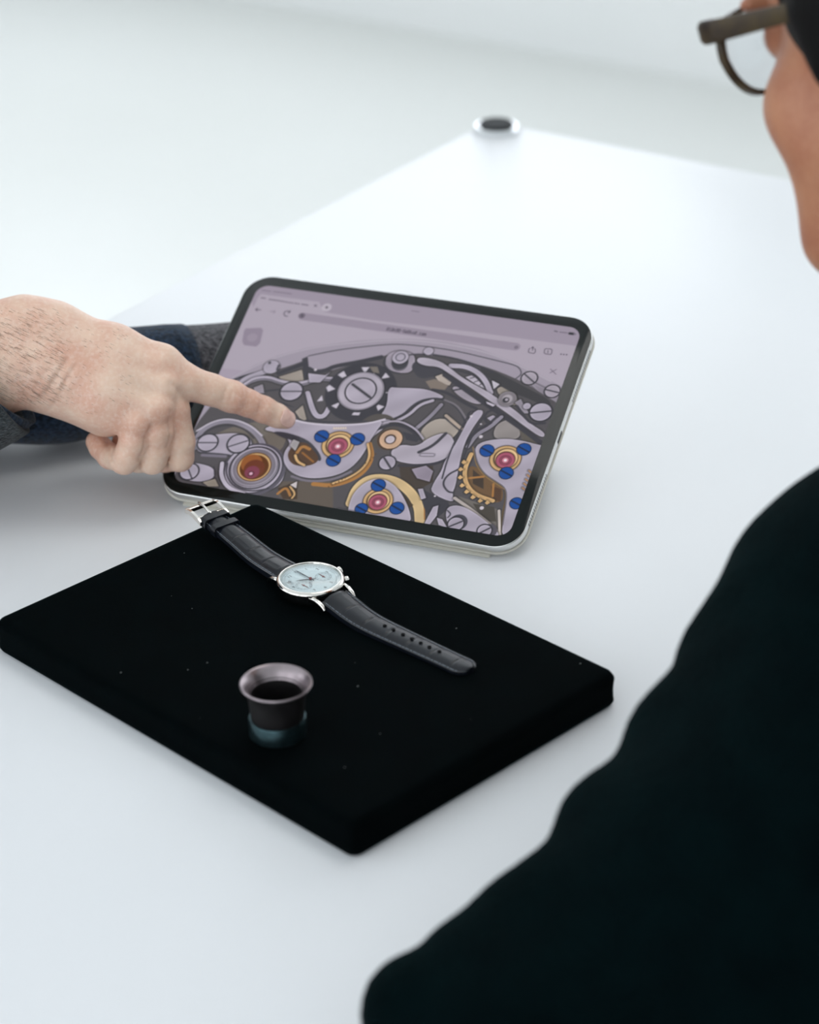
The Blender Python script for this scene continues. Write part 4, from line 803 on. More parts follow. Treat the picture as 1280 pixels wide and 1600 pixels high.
('p',(190,182,196),[68.6,105.5,75.5,103.8,74.4,102.2,69.9,103.8]),('l',(142,136,150),1.28,[82.1,95.4,77.6,86.5,70.9,80.1,67.9,69.2]),('l',(60,58,66),0.85,[80.0,97.0,75.6,88.1,69.3,82.7,66.0,72.6]),
('d',(84,78,76),13.84,[7.0,70.2]),('p',(176,168,184),[-7.1,71.9,4.2,78.3,14.1,81.5,10.7,73.7,3.5,62.4,2.7,50.9,-0.6,53.1]),
('p',(182,174,188),[20.0,56.9,25.1,63.5,36.0,63.3,41.6,72.1,51.7,78.2,59.4,71.1,59.5,61.3,53.3,54.5,40.4,50.1,28.4,50.0,24.1,52.0]),('l',(62,60,68),1.28,[5.4,71.3,15.3,78.1,26.8,76.6,35.7,69.7]),
('l',(176,168,184),0.64,[6.3,75.8,16.7,81.2,30.2,77.2,38.0,70.1]),('p',(62,60,68),[23.1,73.1,35.9,71.1,34.9,66.7,27.4,67.4]),('l',(62,60,68),1.06,[38.5,59.5,46.0,65.9,51.0,76.7]),
('l',(176,168,184),0.64,[40.8,57.9,48.2,59.2]),('d',(90,66,50),8.26,[17.1,65.6]),('d',(208,172,144),7.35,[17.6,65.9]),('d',(96,72,62),3.9,[17.2,65.9]),('d',(196,186,196),2.87,[17.3,65.6]),
('d',(62,60,68),6.01,[21.3,48.0]),('d',(176,168,184),5.08,[21.3,48.0]),('l',(62,60,68),0.68,[17.3,52.0,25.2,44.0]),('l',(60,58,66),1.06,[29.3,47.3,40.6,49.4,52.6,53.0,59.9,59.9]),
('p',(150,140,156),[38.1,46.2,46.3,50.5,52.1,47.3,52.4,39.1,43.7,40.2]),
('p',(176,168,184),[62.5,97.4,70.7,98.8,66.9,85.2,65.0,72.1,66.7,55.6,69.5,39.5,69.1,33.3,73.1,26.2,55.0,31.1,55.2,39.6,57.3,49.0,56.7,55.2,59.8,69.8]),
('l',(62,60,68),0.55,[61.2,95.7,58.9,78.1,58.1,58.2,59.4,43.1]),('l',(62,60,68),0.64,[72.1,97.6,68.3,82.6,67.7,65.6,68.5,51.8]),
('l',(62,60,68),0.64,[67.4,51.6,61.9,46.4,60.7,39.2,65.9,34.0,69.4,34.0]),
('p',(176,168,184),[-68.8,57.9,-59.8,63.9,-49.4,69.4,-40.2,68.1,-23.4,69.7,-2.7,74.2,9.2,80.6,4.9,65.5,3.9,49.7,-1.5,37.5,-11.7,30.3,-26.2,26.6,-38.2,29.3,-45.6,36.4,-47.6,43.8,-45.4,52.1,-56.1,57.3]),
('l',(206,198,212),0.64,[-49.2,69.0,-40.1,68.0,-23.3,69.6,-2.7,74.2,8.7,80.2]),('l',(62,60,68),0.64,[-42.1,70.0,-24.0,71.5,-2.3,76.5]),
('l',(120,114,126),0.85,[-36.0,26.6,-24.3,24.6,-8.8,28.9,0.5,37.1]),('p',(62,60,68),[-61.3,57.8,-51.7,58.9,-35.7,56.0,-25.6,48.6,-20.9,42.3,-23.3,40.5,-31.0,49.7,-42.0,52.7,-55.1,54.6]),
('p',(84,60,44),[-45.4,43.5,-42.9,51.8,-36.1,53.8,-30.4,49.8,-22.2,42.4,-26.3,36.8,-35.3,34.6,-41.7,37.1]),('p',(170,165,168),[-45.6,49.2,-45.0,54.3,-40.2,53.0,-40.6,45.8]),
('l',(170,120,66),1.06,[-39.0,44.7,-37.5,50.7,-31.9,48.8]),('l',(206,168,118),0.85,[-39.4,42.5,-36.5,38.1,-31.0,36.3]),('l',(150,100,50),0.64,[-35.5,45.3,-26.2,40.0]),
('d',(120,90,60),10.77,[-14.8,55.5]),('d',(206,168,118),10.16,[-14.8,55.5]),('d',(110,80,54),8.13,[-14.8,55.5]),('d',(222,188,140),7.52,[-14.4,55.8]),('d',(90,52,50),6.7,[-14.6,54.8]),
('d',(168,84,108),6.09,[-14.4,54.3]),('r',(120,50,74),3.86,0.3,[-14.4,54.3]),('d',(196,120,140),2.23,[-14.4,54.3]),('d',(240,220,226),1.12,[-14.4,54.3]),('d',(14,30,62),5.02,[-27.5,59.9]),
('d',(12,72,150),4.41,[-27.5,59.9]),('l',(14,30,62),0.55,[-31.5,61.4,-23.5,58.5]),('d',(14,30,62),4.98,[-3.7,62.1]),('d',(12,72,150),4.38,[-3.7,62.1]),('l',(14,30,62),0.55,[-7.6,63.5,0.3,60.6]),
('d',(14,30,62),4.96,[-13.6,43.4]),('d',(12,72,150),4.37,[-13.6,43.4]),('l',(14,30,62),0.55,[-17.5,44.8,-9.7,42.0]),('p',(226,206,180),[-22.2,66.6,-22.0,68.7,-20.7,66.9]),
('p',(226,206,180),[-20.8,67.0,-20.5,68.9,-19.2,67.2]),('p',(226,206,180),[-19.3,67.4,-19.0,69.2,-17.7,67.4]),('p',(226,206,180),[-17.9,67.8,-17.5,69.5,-16.2,67.7]),
('p',(226,206,180),[-16.4,68.2,-16.0,69.8,-14.7,68.0]),('p',(226,206,180),[-14.9,68.6,-14.5,70.0,-13.2,68.2]),('l',(170,120,66),1.49,[5.3,59.9,10.5,50.9,9.7,40.2,3.7,31.5,-7.2,24.6,-20.2,23.6]),
('l',(206,168,118),0.74,[4.1,59.7,8.8,50.9,7.7,41.3,1.4,32.7,-7.9,26.5]),('p',(90,64,40),[10.9,53.8,12.1,53.5,11.8,52.3]),('p',(90,64,40),[10.3,50.7,11.5,50.4,11.2,49.2]),
('p',(90,64,40),[9.3,48.3,10.5,48.0,10.2,46.8]),('p',(90,64,40),[6.9,45.9,8.1,45.5,7.8,44.4]),('p',(90,64,40),[5.8,43.8,7.0,43.5,6.7,42.3]),('p',(90,64,40),[4.6,41.8,5.8,41.5,5.5,40.3]),
('p',(90,64,40),[3.3,39.9,4.5,39.6,4.2,38.4]),('p',(90,64,40),[2.0,38.0,3.2,37.7,2.9,36.5]),('p',(90,64,40),[0.6,36.2,1.8,35.9,1.5,34.7]),('p',(90,64,40),[-0.8,34.4,0.4,34.1,0.1,32.9]),
('p',(90,64,40),[-2.3,32.6,-1.1,32.3,-1.4,31.1]),('p',(90,64,40),[-3.8,30.9,-2.6,30.5,-2.9,29.4]),('p',(90,64,40),[-5.4,29.1,-4.2,28.8,-4.5,27.6]),('p',(90,64,40),[-7.0,27.4,-5.8,27.1,-6.1,25.9]),
('p',(90,64,40),[-8.7,25.7,-7.5,25.4,-7.8,24.2]),('p',(90,64,40),[-10.4,24.0,-9.2,23.7,-9.5,22.5]),('l',(170,120,66),0.85,[-40.4,12.2,-36.6,18.4,-31.9,12.4]),
('l',(206,168,118),0.64,[-34.3,18.9,-29.0,14.3,-30.1,10.7]),('p',(196,188,190),[-34.8,20.2,-31.2,23.6,-29.9,18.3]),
('l',(214,186,140),3.19,[8.2,14.4,8.0,25.3,12.5,33.1,19.9,36.1,30.8,35.8,42.2,30.3,51.2,21.1,55.6,9.7]),('l',(110,80,50),0.32,[9.3,21.4,12.0,30.9,20.5,34.3]),
('l',(170,120,66),0.43,[54.1,23.0,58.1,11.5]),('p',(70,56,46),[31.7,29.7,38.6,26.9,47.9,20.4,46.3,18.1,38.3,24.1]),
('p',(176,168,184),[7.3,14.2,7.7,23.2,12.7,32.4,21.0,36.3,30.4,33.4,38.4,26.8,46.9,16.2,51.4,6.2,29.2,2.0,9.6,3.7]),('d',(120,90,60),9.78,[24.8,19.1]),('d',(206,168,118),9.23,[24.8,19.1]),
('d',(110,80,54),7.38,[24.8,19.1]),('d',(222,188,140),6.83,[25.1,19.4]),('d',(90,52,50),6.09,[25.0,18.5]),('d',(168,84,108),5.53,[25.1,18.1]),('r',(120,50,74),3.5,0.3,[25.1,18.1]),
('d',(196,120,140),2.03,[25.1,18.1]),('d',(240,220,226),1.01,[25.1,18.1]),('d',(14,30,62),4.89,[21.2,30.5]),('d',(12,72,150),4.3,[21.2,30.5]),('l',(14,30,62),0.55,[17.3,31.9,25.0,29.2]),
('d',(14,30,62),4.83,[38.4,16.2]),('d',(12,72,150),4.25,[38.4,16.2]),('l',(14,30,62),0.55,[34.6,17.6,42.1,14.8]),('d',(14,30,62),4.37,[16.4,11.5]),('d',(12,72,150),3.85,[16.4,11.5]),
('l',(14,30,62),0.55,[12.9,12.7,19.8,10.3]),('l',(140,132,146),0.43,[1.9,8.4,15.2,8.2]),('p',(60,58,66),[46.9,33.9,55.0,31.1,71.9,26.3,67.7,17.4,63.9,11.3,55.8,17.8]),
('p',(176,168,184),[46.8,32.5,49.8,33.4,54.0,27.0,51.3,25.2]),('p',(176,168,184),[60.5,21.4,63.4,23.3,64.8,15.5,62.5,8.3,58.9,8.3]),
('p',(110,84,58),[75.1,57.1,89.4,49.4,99.3,43.7,102.3,32.0,90.1,31.7,77.1,39.5,72.3,51.1]),('p',(66,54,46),[76.4,53.2,85.1,47.9,87.5,40.1,79.6,42.8]),
('p',(84,60,44),[91.2,43.5,98.6,42.2,100.8,33.1,95.5,33.4]),('l',(170,120,66),0.74,[74.5,45.9,84.7,49.2]),('l',(170,120,66),0.64,[92.4,45.1,94.7,36.0]),
('l',(206,168,118),1.38,[71.9,64.2,71.0,52.2,75.2,41.9,83.2,35.2,95.7,32.8]),('p',(206,168,118),[68.5,59.3,71.1,57.8,69.4,55.8,67.6,56.9]),
('p',(206,168,118),[68.2,53.6,70.8,52.2,69.0,50.2,67.3,51.2]),('p',(206,168,118),[69.8,47.7,72.4,46.2,70.7,44.3,68.9,45.3]),('p',(206,168,118),[72.8,42.0,75.4,40.6,73.6,38.6,71.9,39.7]),
('p',(206,168,118),[77.0,38.0,79.6,36.6,77.9,34.6,76.1,35.7]),('p',(206,168,118),[82.1,34.9,84.7,33.4,83.0,31.5,81.2,32.5]),('p',(206,168,118),[87.4,33.1,89.9,31.7,88.2,29.7,86.5,30.8]),
('p',(206,168,118),[92.2,32.7,94.7,31.2,93.0,29.3,91.3,30.3]),('l',(120,100,70),0.53,[77.4,57.6,87.3,48.3,97.8,44.8,102.7,40.2,104.9,21.7,108.7,9.1]),
('l',(180,170,166),1.06,[71.8,30.3,85.7,23.5,99.9,15.4,107.3,10.1]),('l',(200,190,186),0.85,[101.7,26.5,107.3,10.1]),
('p',(176,168,184),[72.1,69.9,76.6,75.4,87.3,79.3,98.8,80.4,112.9,78.7,118.2,79.0,120.0,48.9,122.9,11.7,109.3,7.2,106.3,19.3,103.9,35.0,100.7,43.9,92.2,47.8,83.9,51.8,77.2,58.9]),
('l',(110,104,112),0.43,[72.7,68.6,77.5,58.7,84.2,51.6,92.5,47.6,101.0,43.7,104.1,35.0,107.1,16.7]),('l',(150,120,80),0.26,[71.2,69.7,76.8,57.5,83.9,50.4,92.2,46.4,100.3,42.5]),
('d',(120,90,60),10.22,[94.1,64.8]),('d',(206,168,118),9.64,[94.1,64.8]),('d',(110,80,54),7.71,[94.1,64.8]),('d',(222,188,140),7.13,[94.5,65.1]),('d',(90,52,50),6.36,[94.3,64.1]),
('d',(168,84,108),5.78,[94.4,63.7]),('r',(120,50,74),3.66,0.3,[94.4,63.7]),('d',(196,120,140),2.12,[94.4,63.7]),('d',(240,220,226),1.06,[94.4,63.7]),('d',(14,30,62),4.87,[80.8,68.7]),
('d',(12,72,150),4.28,[80.8,68.7]),('l',(14,30,62),0.55,[77.0,70.1,84.6,67.2]),('d',(14,30,62),4.84,[103.4,73.9]),('d',(12,72,150),4.26,[103.4,73.9]),('l',(14,30,62),0.55,[99.6,75.3,107.1,72.4]),
('d',(14,30,62),4.82,[97.8,54.4]),('d',(12,72,150),4.24,[97.8,54.4]),('l',(14,30,62),0.55,[94.1,55.8,101.6,53.0]),('d',(14,30,62),4.52,[110.7,33.8]),('d',(12,72,150),3.98,[110.7,33.8]),
('l',(14,30,62),0.55,[107.2,35.1,114.2,32.5]),('l',(200,140,70),0.34,[111.1,58.9,112.9,57.8]),('l',(200,140,70),0.34,[111.1,55.6,112.8,54.5]),('l',(200,140,70),0.34,[111.0,52.3,112.7,51.2]),
('l',(200,140,70),0.34,[110.9,49.0,112.7,47.9]),('l',(200,140,70),0.34,[110.9,45.7,112.6,44.6]),('p',(176,168,184),[68.0,22.2,75.5,26.3,87.1,22.6,101.3,14.6,108.9,8.4,98.6,4.5,82.1,5.3,73.9,9.1]),
('p',(176,168,184),[65.2,14.2,69.0,13.6,74.3,7.9,68.0,9.3]),('d',(70,68,78),5.74,[79.5,13.5]),('d',(62,60,68),5.58,[78.3,12.0]),('d',(176,168,184),4.72,[78.3,12.0]),
('l',(62,60,68),0.55,[75.0,9.4,81.5,14.5]),('d',(84,80,90),5.04,[100.0,11.1]),('d',(62,60,68),5.07,[97.3,10.6]),('d',(176,168,184),4.28,[97.3,10.6]),('l',(62,60,68),0.55,[94.6,8.1,99.9,13.1]),
('l',(62,60,68),0.43,[70.2,20.5,73.3,18.4,71.9,15.5]),('d',(206,198,208),0.91,[63.0,92.5]),('d',(206,198,208),0.61,[70.9,87.7]),('d',(206,198,208),1.21,[73.8,78.3]),
('d',(206,198,208),1.33,[90.6,26.4]),('d',(206,198,208),0.67,[59.1,29.4]),('d',(206,198,208),0.95,[-49.8,110.2]),
]

def paint(art, w_, h_, cy, step):
    """flat print: colour per point of a fine grid over the display"""
    nx, ny = int(w_/step)+1, int(h_/step)+1
    xs = np.linspace(-w_/2, w_/2, nx); ys = np.linspace(cy-h_/2, cy+h_/2, ny)
    img = np.zeros((nx, ny, 3)); soft = 0.42; SHADE_Y = 146.0
    rim = next(i for i, it in enumerate(art) if it[1] == (160, 151, 165))      # the browser page ends, the photo begins
    for n_, it in enumerate(art):
        kind, col = it[0], it[1]; q = np.array(it[-1]).reshape(-1, 2)
        if n_ > rim and ((kind == 'p' and len(q) > 5) or (kind == 'l' and len(q) > 2)):     # round the corners of the traced outline
            for _ in range(2):
                nx_ = np.roll(q, -1, 0); c2 = np.stack([0.75*q+0.25*nx_, 0.25*q+0.75*nx_], 1).reshape(-1, 2)
                q = c2 if kind == 'p' else np.concatenate([q[:1], c2[:-2], q[-1:]])
        ex_ = {'p': 0, 'l': it[2] if kind == 'l' else 0, 'd': it[2] if kind == 'd' else 0, 'r': (it[2]+it[3]) if kind == 'r' else 0}[kind] + 1.0
        i0, i1 = np.searchsorted(xs, [q[:, 0].min()-ex_, q[:, 0].max()+ex_]); j0, j1 = np.searchsorted(ys, [q[:, 1].min()-ex_, q[:, 1].max()+ex_])
        if i1 <= i0 or j1 <= j0: continue
        X, Y = np.meshgrid(xs[i0:i1], ys[j0:j1], indexing='ij')
        if kind in 'dr':
            sd = np.hypot(X-q[0, 0], Y-q[0, 1]) - it[2]
            if kind == 'r': sd = np.abs(sd)-it[3]
        else:
            dm = np.full(X.shape, 1e9); ins = np.zeros(X.shape, bool)
            segs = list(zip(q, np.roll(q, -1, 0))) if kind == 'p' else list(zip(q[:-1], q[1:]))
            for a, b in segs:
                ab = b-a; t = np.clip(((X-a[0])*ab[0]+(Y-a[1])*ab[1])/max(ab@ab, 1e-9), 0, 1)
                dm = np.minimum(dm, (X-a[0]-t*ab[0])**2+(Y-a[1]-t*ab[1])**2)
                if kind == 'p' and a[1] != b[1]:
                    ins ^= ((a[1] > Y) != (b[1] > Y)) & (X < (b[0]-a[0])*(Y-a[1])/(b[1]-a[1])+a[0])
            dm = np.sqrt(dm); sd = np.where(ins, -dm, dm) if kind == 'p' else dm-it[2]
        al = np.clip(0.5-sd/soft, 0, 1)[..., None]; tone = np.array(col, float); big = n_ > rim and sum(col) > 380 and Y.max() < SHADE_Y and sum(col) < 590
        if big:          # pictured metal: soft cast shadow below, bevelled edge, brushed grain
            sh = np.clip(1-np.maximum(sd, 0)/1.5, 0, 1)[..., None]*0.38
            img[i0:i1, j0:j1] *= 1-sh
            edge = np.clip(1-np.abs(sd+0.55)/0.5, 0, 1)[..., None]
            grain = np.sin(X*0.23-Y*0.31+q[0, 0])+0.6*np.sin(X*0.11+Y*0.19+q[0, 1])
            tone = tone*(0.965+0.030*grain[..., None])*(1+0.10*edge)
        img[i0:i1, j0:j1] = img[i0:i1, j0:j1]*(1-al)+tone*al
    return xs, ys, img
SW, SH, SR = TBW*1000-17.4, TBH*1000-17.4, 8.5
xs, ys, img = paint(ART, SW, SH, TBH*500, 0.36)
c_ = img/255; c_ = np.where(c_ <= 0.04045, c_/12.92, ((c_+0.055)/1.055)**2.4)
nx, ny = len(xs), len(ys)
X, Y = np.meshgrid(xs, ys, indexing='ij')
dx_ = np.maximum(np.abs(X)-(SW/2-SR), 0); dy_ = np.maximum(np.abs(Y-TBH*500)-(SH/2-SR), 0); rr_ = np.hypot(dx_, dy_)
k_ = np.where(rr_ > SR, SR/np.maximum(rr_, 1e-6), 1.0)      # pull the corner points onto the rounded outline
X = np.where(rr_ > SR, np.sign(X)*((SW/2-SR)+dx_*k_), X); Y = np.where(rr_ > SR, TBH*500+np.sign(Y-TBH*500)*((SH/2-SR)+dy_*k_), Y)
P = np.stack([X, Y, np.full(X.shape, 0.28)], -1).reshape(-1, 3)*0.001
I = np.arange(nx*ny).reshape(nx, ny)
Q = np.stack([I[:-1, :-1], I[1:, :-1], I[1:, 1:], I[:-1, 1:]], -1).reshape(-1, 4)
out_ = (rr_ > SR).reshape(-1)
Q = Q[~out_[Q].all(1)]
me = bpy.data.meshes.new('screen')
me.vertices.add(len(P)); me.vertices.foreach_set('co', P.astype(np.float32).ravel())
me.loops.add(len(Q)*4); me.loops.foreach_set('vertex_index', Q.astype(np.int32).ravel())
me.polygons.add(len(Q)); me.polygons.foreach_set('loop_start', np.arange(0, len(Q)*4, 4, dtype=np.int32)); me.update(calc_edges=True)
ca = me.color_attributes.new('picture', 'FLOAT_COLOR', 'POINT')
ca.data.foreach_set('color', np.concatenate([c_.reshape(-1, 3), np.ones((nx*ny, 1))], 1).astype(np.float32).ravel())
M_screen = bpy.data.materials.new('lit tablet display'); M_screen.use_nodes = True
nt = M_screen.node_tree; b_ = nt.nodes['Principled BSDF']
va = nt.nodes.new('ShaderNodeVertexColor'); va.layer_name = 'picture'
b_.inputs['Base Color'].default_value = (0.004, 0.005, 0.005, 1); b_.inputs['Roughness'].default_value = 0.12; b_.inputs['Specular IOR Level'].default_value = 0.25
nt.links.new(va.outputs[0], b_.inputs['Emission Color']); b_.inputs['Emission Strength'].default_value = SCREEN_GLOW
link('screen', me, M_screen, tablet, smooth=False)['label'] = 'lit screen with a browser page and a watch movement photo'

# ------------------------------------------------------------------ people
def skin(name, base, warm, pale, hairy=0.0):
    M = mat(name, base, 0.46, spec=0.5, sss=0.07)
    nt = M.node_tree; b = nt.nodes['Principled BSDF']; tc = nt.nodes.new('ShaderNodeTexCoord')
    n1 = nt.nodes.new('ShaderNodeTexNoise'); n1.inputs['Scale'].default_value = 38; n1.inputs['Detail'].default_value = 3
    n2 = nt.nodes.new('ShaderNodeTexNoise'); n2.inputs['Scale'].default_value = 420; n2.inputs['Detail'].default_value = 4
    r1 = nt.nodes.new('ShaderNodeValToRGB'); r1.color_ramp.elements[0].position = 0.38; r1.color_ramp.elements[1].position = 0.64
    r1.color_ramp.elements[0].color = warm; r1.color_ramp.elements[1].color = base
    mx = nt.nodes.new('ShaderNodeMix'); mx.data_type = 'RGBA'; mx.inputs[7].default_value = pale
    mr = nt.nodes.new('ShaderNodeMapRange'); mr.inputs[1].default_value = 0.45; mr.inputs[2].default_value = 0.75; mr.inputs[4].default_value = 0.45
    for n in (n1, n2): nt.links.new(tc.outputs['Object'], n.inputs['Vector'])
    nt.links.new(n1.outputs[0], r1.inputs[0]); nt.links.new(r1.outputs[0], mx.inputs[6]); nt.links.new(n2.outputs[0], mr.inputs[0]); nt.links.new(mr.outputs[0], mx.inputs[0])
    nt.links.new(mx.outputs[2], b.inputs['Base Color'])
    vo = nt.nodes.new('ShaderNodeTexVoronoi'); vo.inputs['Scale'].default_value = 900; vo.feature = 'DISTANCE_TO_EDGE'
    nt.links.new(tc.outputs['Object'], vo.inputs['Vector'])
    bp = nt.nodes.new('ShaderNodeBump'); bp.inputs['Strength'].default_value = 0.22; bp.inputs['Distance'].default_value = 0.0006
    nt.links.new(vo.outputs[0], bp.inputs['Height']); nt.links.new(bp.outputs[0], b.inputs['Normal'])
    return M
M_skin = skin('light skin', lin(228, 196, 174), lin(217, 170, 148), lin(236, 215, 200))
M_skin2 = skin('tan skin', lin(178, 122, 90), lin(162, 102, 74), lin(184, 132, 102))
M_nail = mat('fingernail', lin(240, 208, 196), 0.22, spec=0.5, noise=(200, lin(220, 176, 162), 0.3))
M_armhair = mat('dark arm hair', lin(98, 70, 52), 0.5, noise=(50, lin(86, 62, 46), 0.3))
M_wool = mat('charcoal boiled wool', lin(44, 46, 51), 0.9, spec=0.1, sheen=0.25, noise=(330, lin(112, 110, 116), 0.16), bump=(520, 0.9, 0.004))
M_cuff = mat('dark felted cuff', lin(24, 30, 33), 0.9, spec=0.1, sheen=0.2, noise=(330, lin(64, 72, 76), 0.16), bump=(520, 0.9, 0.004))
M_navy = mat('dark navy jacket cloth', lin(12, 18, 25), 0.85, spec=0.1, sheen=0.12, noise=(300, lin(42, 60, 82), 0.2, (1, 1, 1)), bump=(420, 0.6, 0.002))
M_sweat = mat('black green sweater', lin(0, 6, 8), 0.95, spec=0.03, sheen=0.012, sheen_tint=(0.3, 0.85, 0.9, 1), noise=(40, lin(1, 12, 14), 0.2), bump=(300, 0.6, 0.004))
M_trouser = mat('dark trousers', lin(24, 26, 32), 0.9, noise=(200, lin(30, 32, 38), 0.3))
M_hair = mat('dark brown hair', lin(7, 7, 8), 0.6, spec=0.12, noise=(60, lin(15, 13, 12), 0.25, (6, 6, 0.6)), bump=(90, 0.8, 0.004, (5, 5, 0.5)))
M_eye = mat('eye white', lin(228, 224, 220), 0.2, noise=(60, lin(222, 216, 212), 0.3))
M_iris = mat('dark iris', lin(40, 28, 22), 0.15, noise=(200, lin(52, 36, 28), 0.3))
M_shirt = mat('white shirt cloth', lin(220, 222, 224), 0.85, noise=(200, lin(212, 214, 216), 0.3))

def ringify(o):
    me = o.data; me.polygons.foreach_set('use_smooth', np.ones(len(me.polygons), dtype=bool)); return o

def mid(a, b, t=0.5): return Vector(a).lerp(Vector(b), t)

# ---------- the person who points: right hand
wrist_t = 1.474
J = {   # (px, py, depth, radius) of every joint of the pointing right hand
 'index': [(252, 570, 1.4770, .0125), (289, 597, 1.4810, .0114), (330, 609, 1.4875, .0099), (362, 619.5, 1.4930, .0100), (388, 630, 1.4985, .0085), (412, 640, 1.5035, .0083), (434, 650, 1.5080, .0075), (447, 655.5, 1.5105, .0062)],
 'middle': [(258, 604, 1.4740, .0112), (272, 640, 1.4780, .0096), (282, 690, 1.4850, .0090), (281, 715, 1.4890, .0086), (257, 718, 1.5050, .0080), (234, 702, 1.5160, .0076), (222, 686, 1.5180, .0070)],
 'ring': [(243, 641, 1.4690, .0110), (247, 672, 1.4715, .0094), (244, 702, 1.4775, .0089), (238, 719, 1.4815, .0086), (216, 718, 1.4980, .0080), (198, 704, 1.5080, .0076), (192, 690, 1.5100, .0070)],
 'little': [(212, 660, 1.4680, .0106), (209, 690, 1.4690, .0090), (201, 710, 1.4725, .0086), (194, 720, 1.4765, .0083), (172, 713, 1.4920, .0078), (158, 700, 1.4980, .0072), (150, 690, 1.5000, .0066)],
 'thumb': [(110, 600, 1.5000, .0150), (160, 640, 1.5200, .0130), (215, 672, 1.5270, .0105), (262, 684, 1.5260, .0090)],
}
def pts(nm): return [(at(x, y, t), r) for x, y, t, r in J[nm]]
lo = np.array([-0.36, 1.28, 0.0]); hi = np.array([-0.05, 1.46, 0.155])
body = Field(lo, hi, 0.0010)
elbow_r = Vector((-0.50, 1.30, 0.075))
wr_u, wr_l = at(38, 519, 1.478), at(34, 577, 1.474)          # radial and ulnar side of the wrist
fa_u, fa_l = at(-150, 640, 1.480), at(-140, 690, 1.478)
body.chain([(fa_u, .0270), (at(-30, 540, 1.478), .0232), (wr_u, .0205)], .012)
body.chain([(fa_l, .0265), (at(-30, 598, 1.474), .0225), (wr_l, .0205)], .012)
mc = {'index': (at(86, 520, 1.480), .0165), 'middle': (at(88, 542, 1.474), .0165), 'ring': (at(90, 568, 1.472), .0170), 'little': (at(92, 592, 1.475), .0185)}
for nm in mc:
    a, ra = mc[nm]; b, rb = pts(nm)[0]
    body.cap(a, ra, mid(a, b, .55), (ra+rb)/2*1.02, .014); body.cap(mid(a, b, .55), (ra+rb)/2*1.02, b, rb, .010)
body.cap(wr_u, .0205, mc['index'][0], .0165, .012); body.cap(wr_l, .0205, mc['little'][0], .0185, .012)
body.cap(at(92, 598, 1.484), .0190, at(165, 645, 1.486), .0150, .010)        # outer edge of the palm
body.cap(at(120, 560, 1.490), .0200, at(215, 620, 1.492), .0160, .012)       # palm
# tendons and knuckles
for nm, k in (('index', .55), ('middle', .5), ('ring', .5)):
    a, b = mc[nm][0], pts(nm)[0][0]; nrm = (Vector((0, 0, CAM_H))-mid(a, b)).normalized()
    body.cap(mid(a, b, .45)+nrm*.0125, .0020, mid(a, b, .96)+nrm*.0108, .0026, .006)
for nm in ('middle', 'ring', 'little'):
    b = pts(nm)[0][0]; nrm = (Vector((0, 0, CAM_H))-b).normalized(); body.cap(b+nrm*.0045+RT*.0015, .0085, None, None, .004)
thumb = body.new(); thumb.chain(pts('thumb'), .004); body.join(thumb, .006)
for nm in ('index', 'middle', 'ring', 'little'):
    g = body.new(); P_ = pts(nm)
    g.chain(P_, .0025)
    body.join(g, .0012 if nm != 'index' else .0045)
def front(x, y, t): return at(x, y, t)
def surf(x, y, t0=1.40, t1=1.56):
    """first point of the body seen through (x, y)"""
    for k in range(320):
        t = t0+(t1-t0)*k/319; p = np.array(at(x, y, t)); i = np.round((p-body.lo)/body.h).astype(int)
        if (i >= 0).all() and (i < body.n).all() and body.F[tuple(i)] < 0: return Vector(p)
    return None
def crease(seq, rad, depth):
    q = [surf(*s) for s in seq]; q = [p for p in q if p is not None]
    if len(q) > 1: body.groove(q, rad, depth)
crease([(106, 562), (88, 590), (66, 622), (58, 630)], .0016, .0011)
crease([(118, 572), (104, 594), (92, 622), (78, 640)], .0014, .0009)
crease([(88, 548), (74, 580), (52, 612)], .0014, .0005)
for c in ([(358, 600), (352, 612), (350, 625)], [(366, 603), (362, 615), (358, 628)], [(372, 607), (370, 617), (366, 630)], [(410, 626), (405, 636), (402, 648)], [(416, 629), (411, 640)]): crease(c, .0009, .00055)
for c in ([(168, 690), (178, 702), (190, 706), (206, 703)], [(172, 684), (184, 697), (198, 700)], [(262, 640), (268, 644), (275, 642)], [(284, 690), (292, 693), (300, 690)], [(236, 700), (248, 703), (258, 699)]): crease(c, .0008, .0005)
crease([(268, 600), (280, 612), (292, 628)], .0022, .0012)
crease([(236, 666), (228, 690), (219, 715), (216, 735)], .0013, .0016)
crease([(266, 642), (265, 670), (263, 700), (258, 735)], .0013, .0016)
crease([(168, 690), (172, 706), (176, 724)], .0012, .0012)
person1 = empty('person', (-0.705, 1.56, FLOOR_Z))
tag(person1, 'person in a charcoal wool jacket pointing a finger at the tablet screen', 'person')
tp1 = Vector(person1.location)
def lk(name, me, m_, parent, root):
    me.transform(Matrix.Translation(-Vector(root.location))) if parent is root else None
    return link(name, me, m_, parent)
hand_mesh = body.mesh('pointing_hand', 2)
ho = lk('pointing_hand', hand_mesh, M_skin, person1, person1); ho['label'] = 'bare right hand with the index finger stretched out'
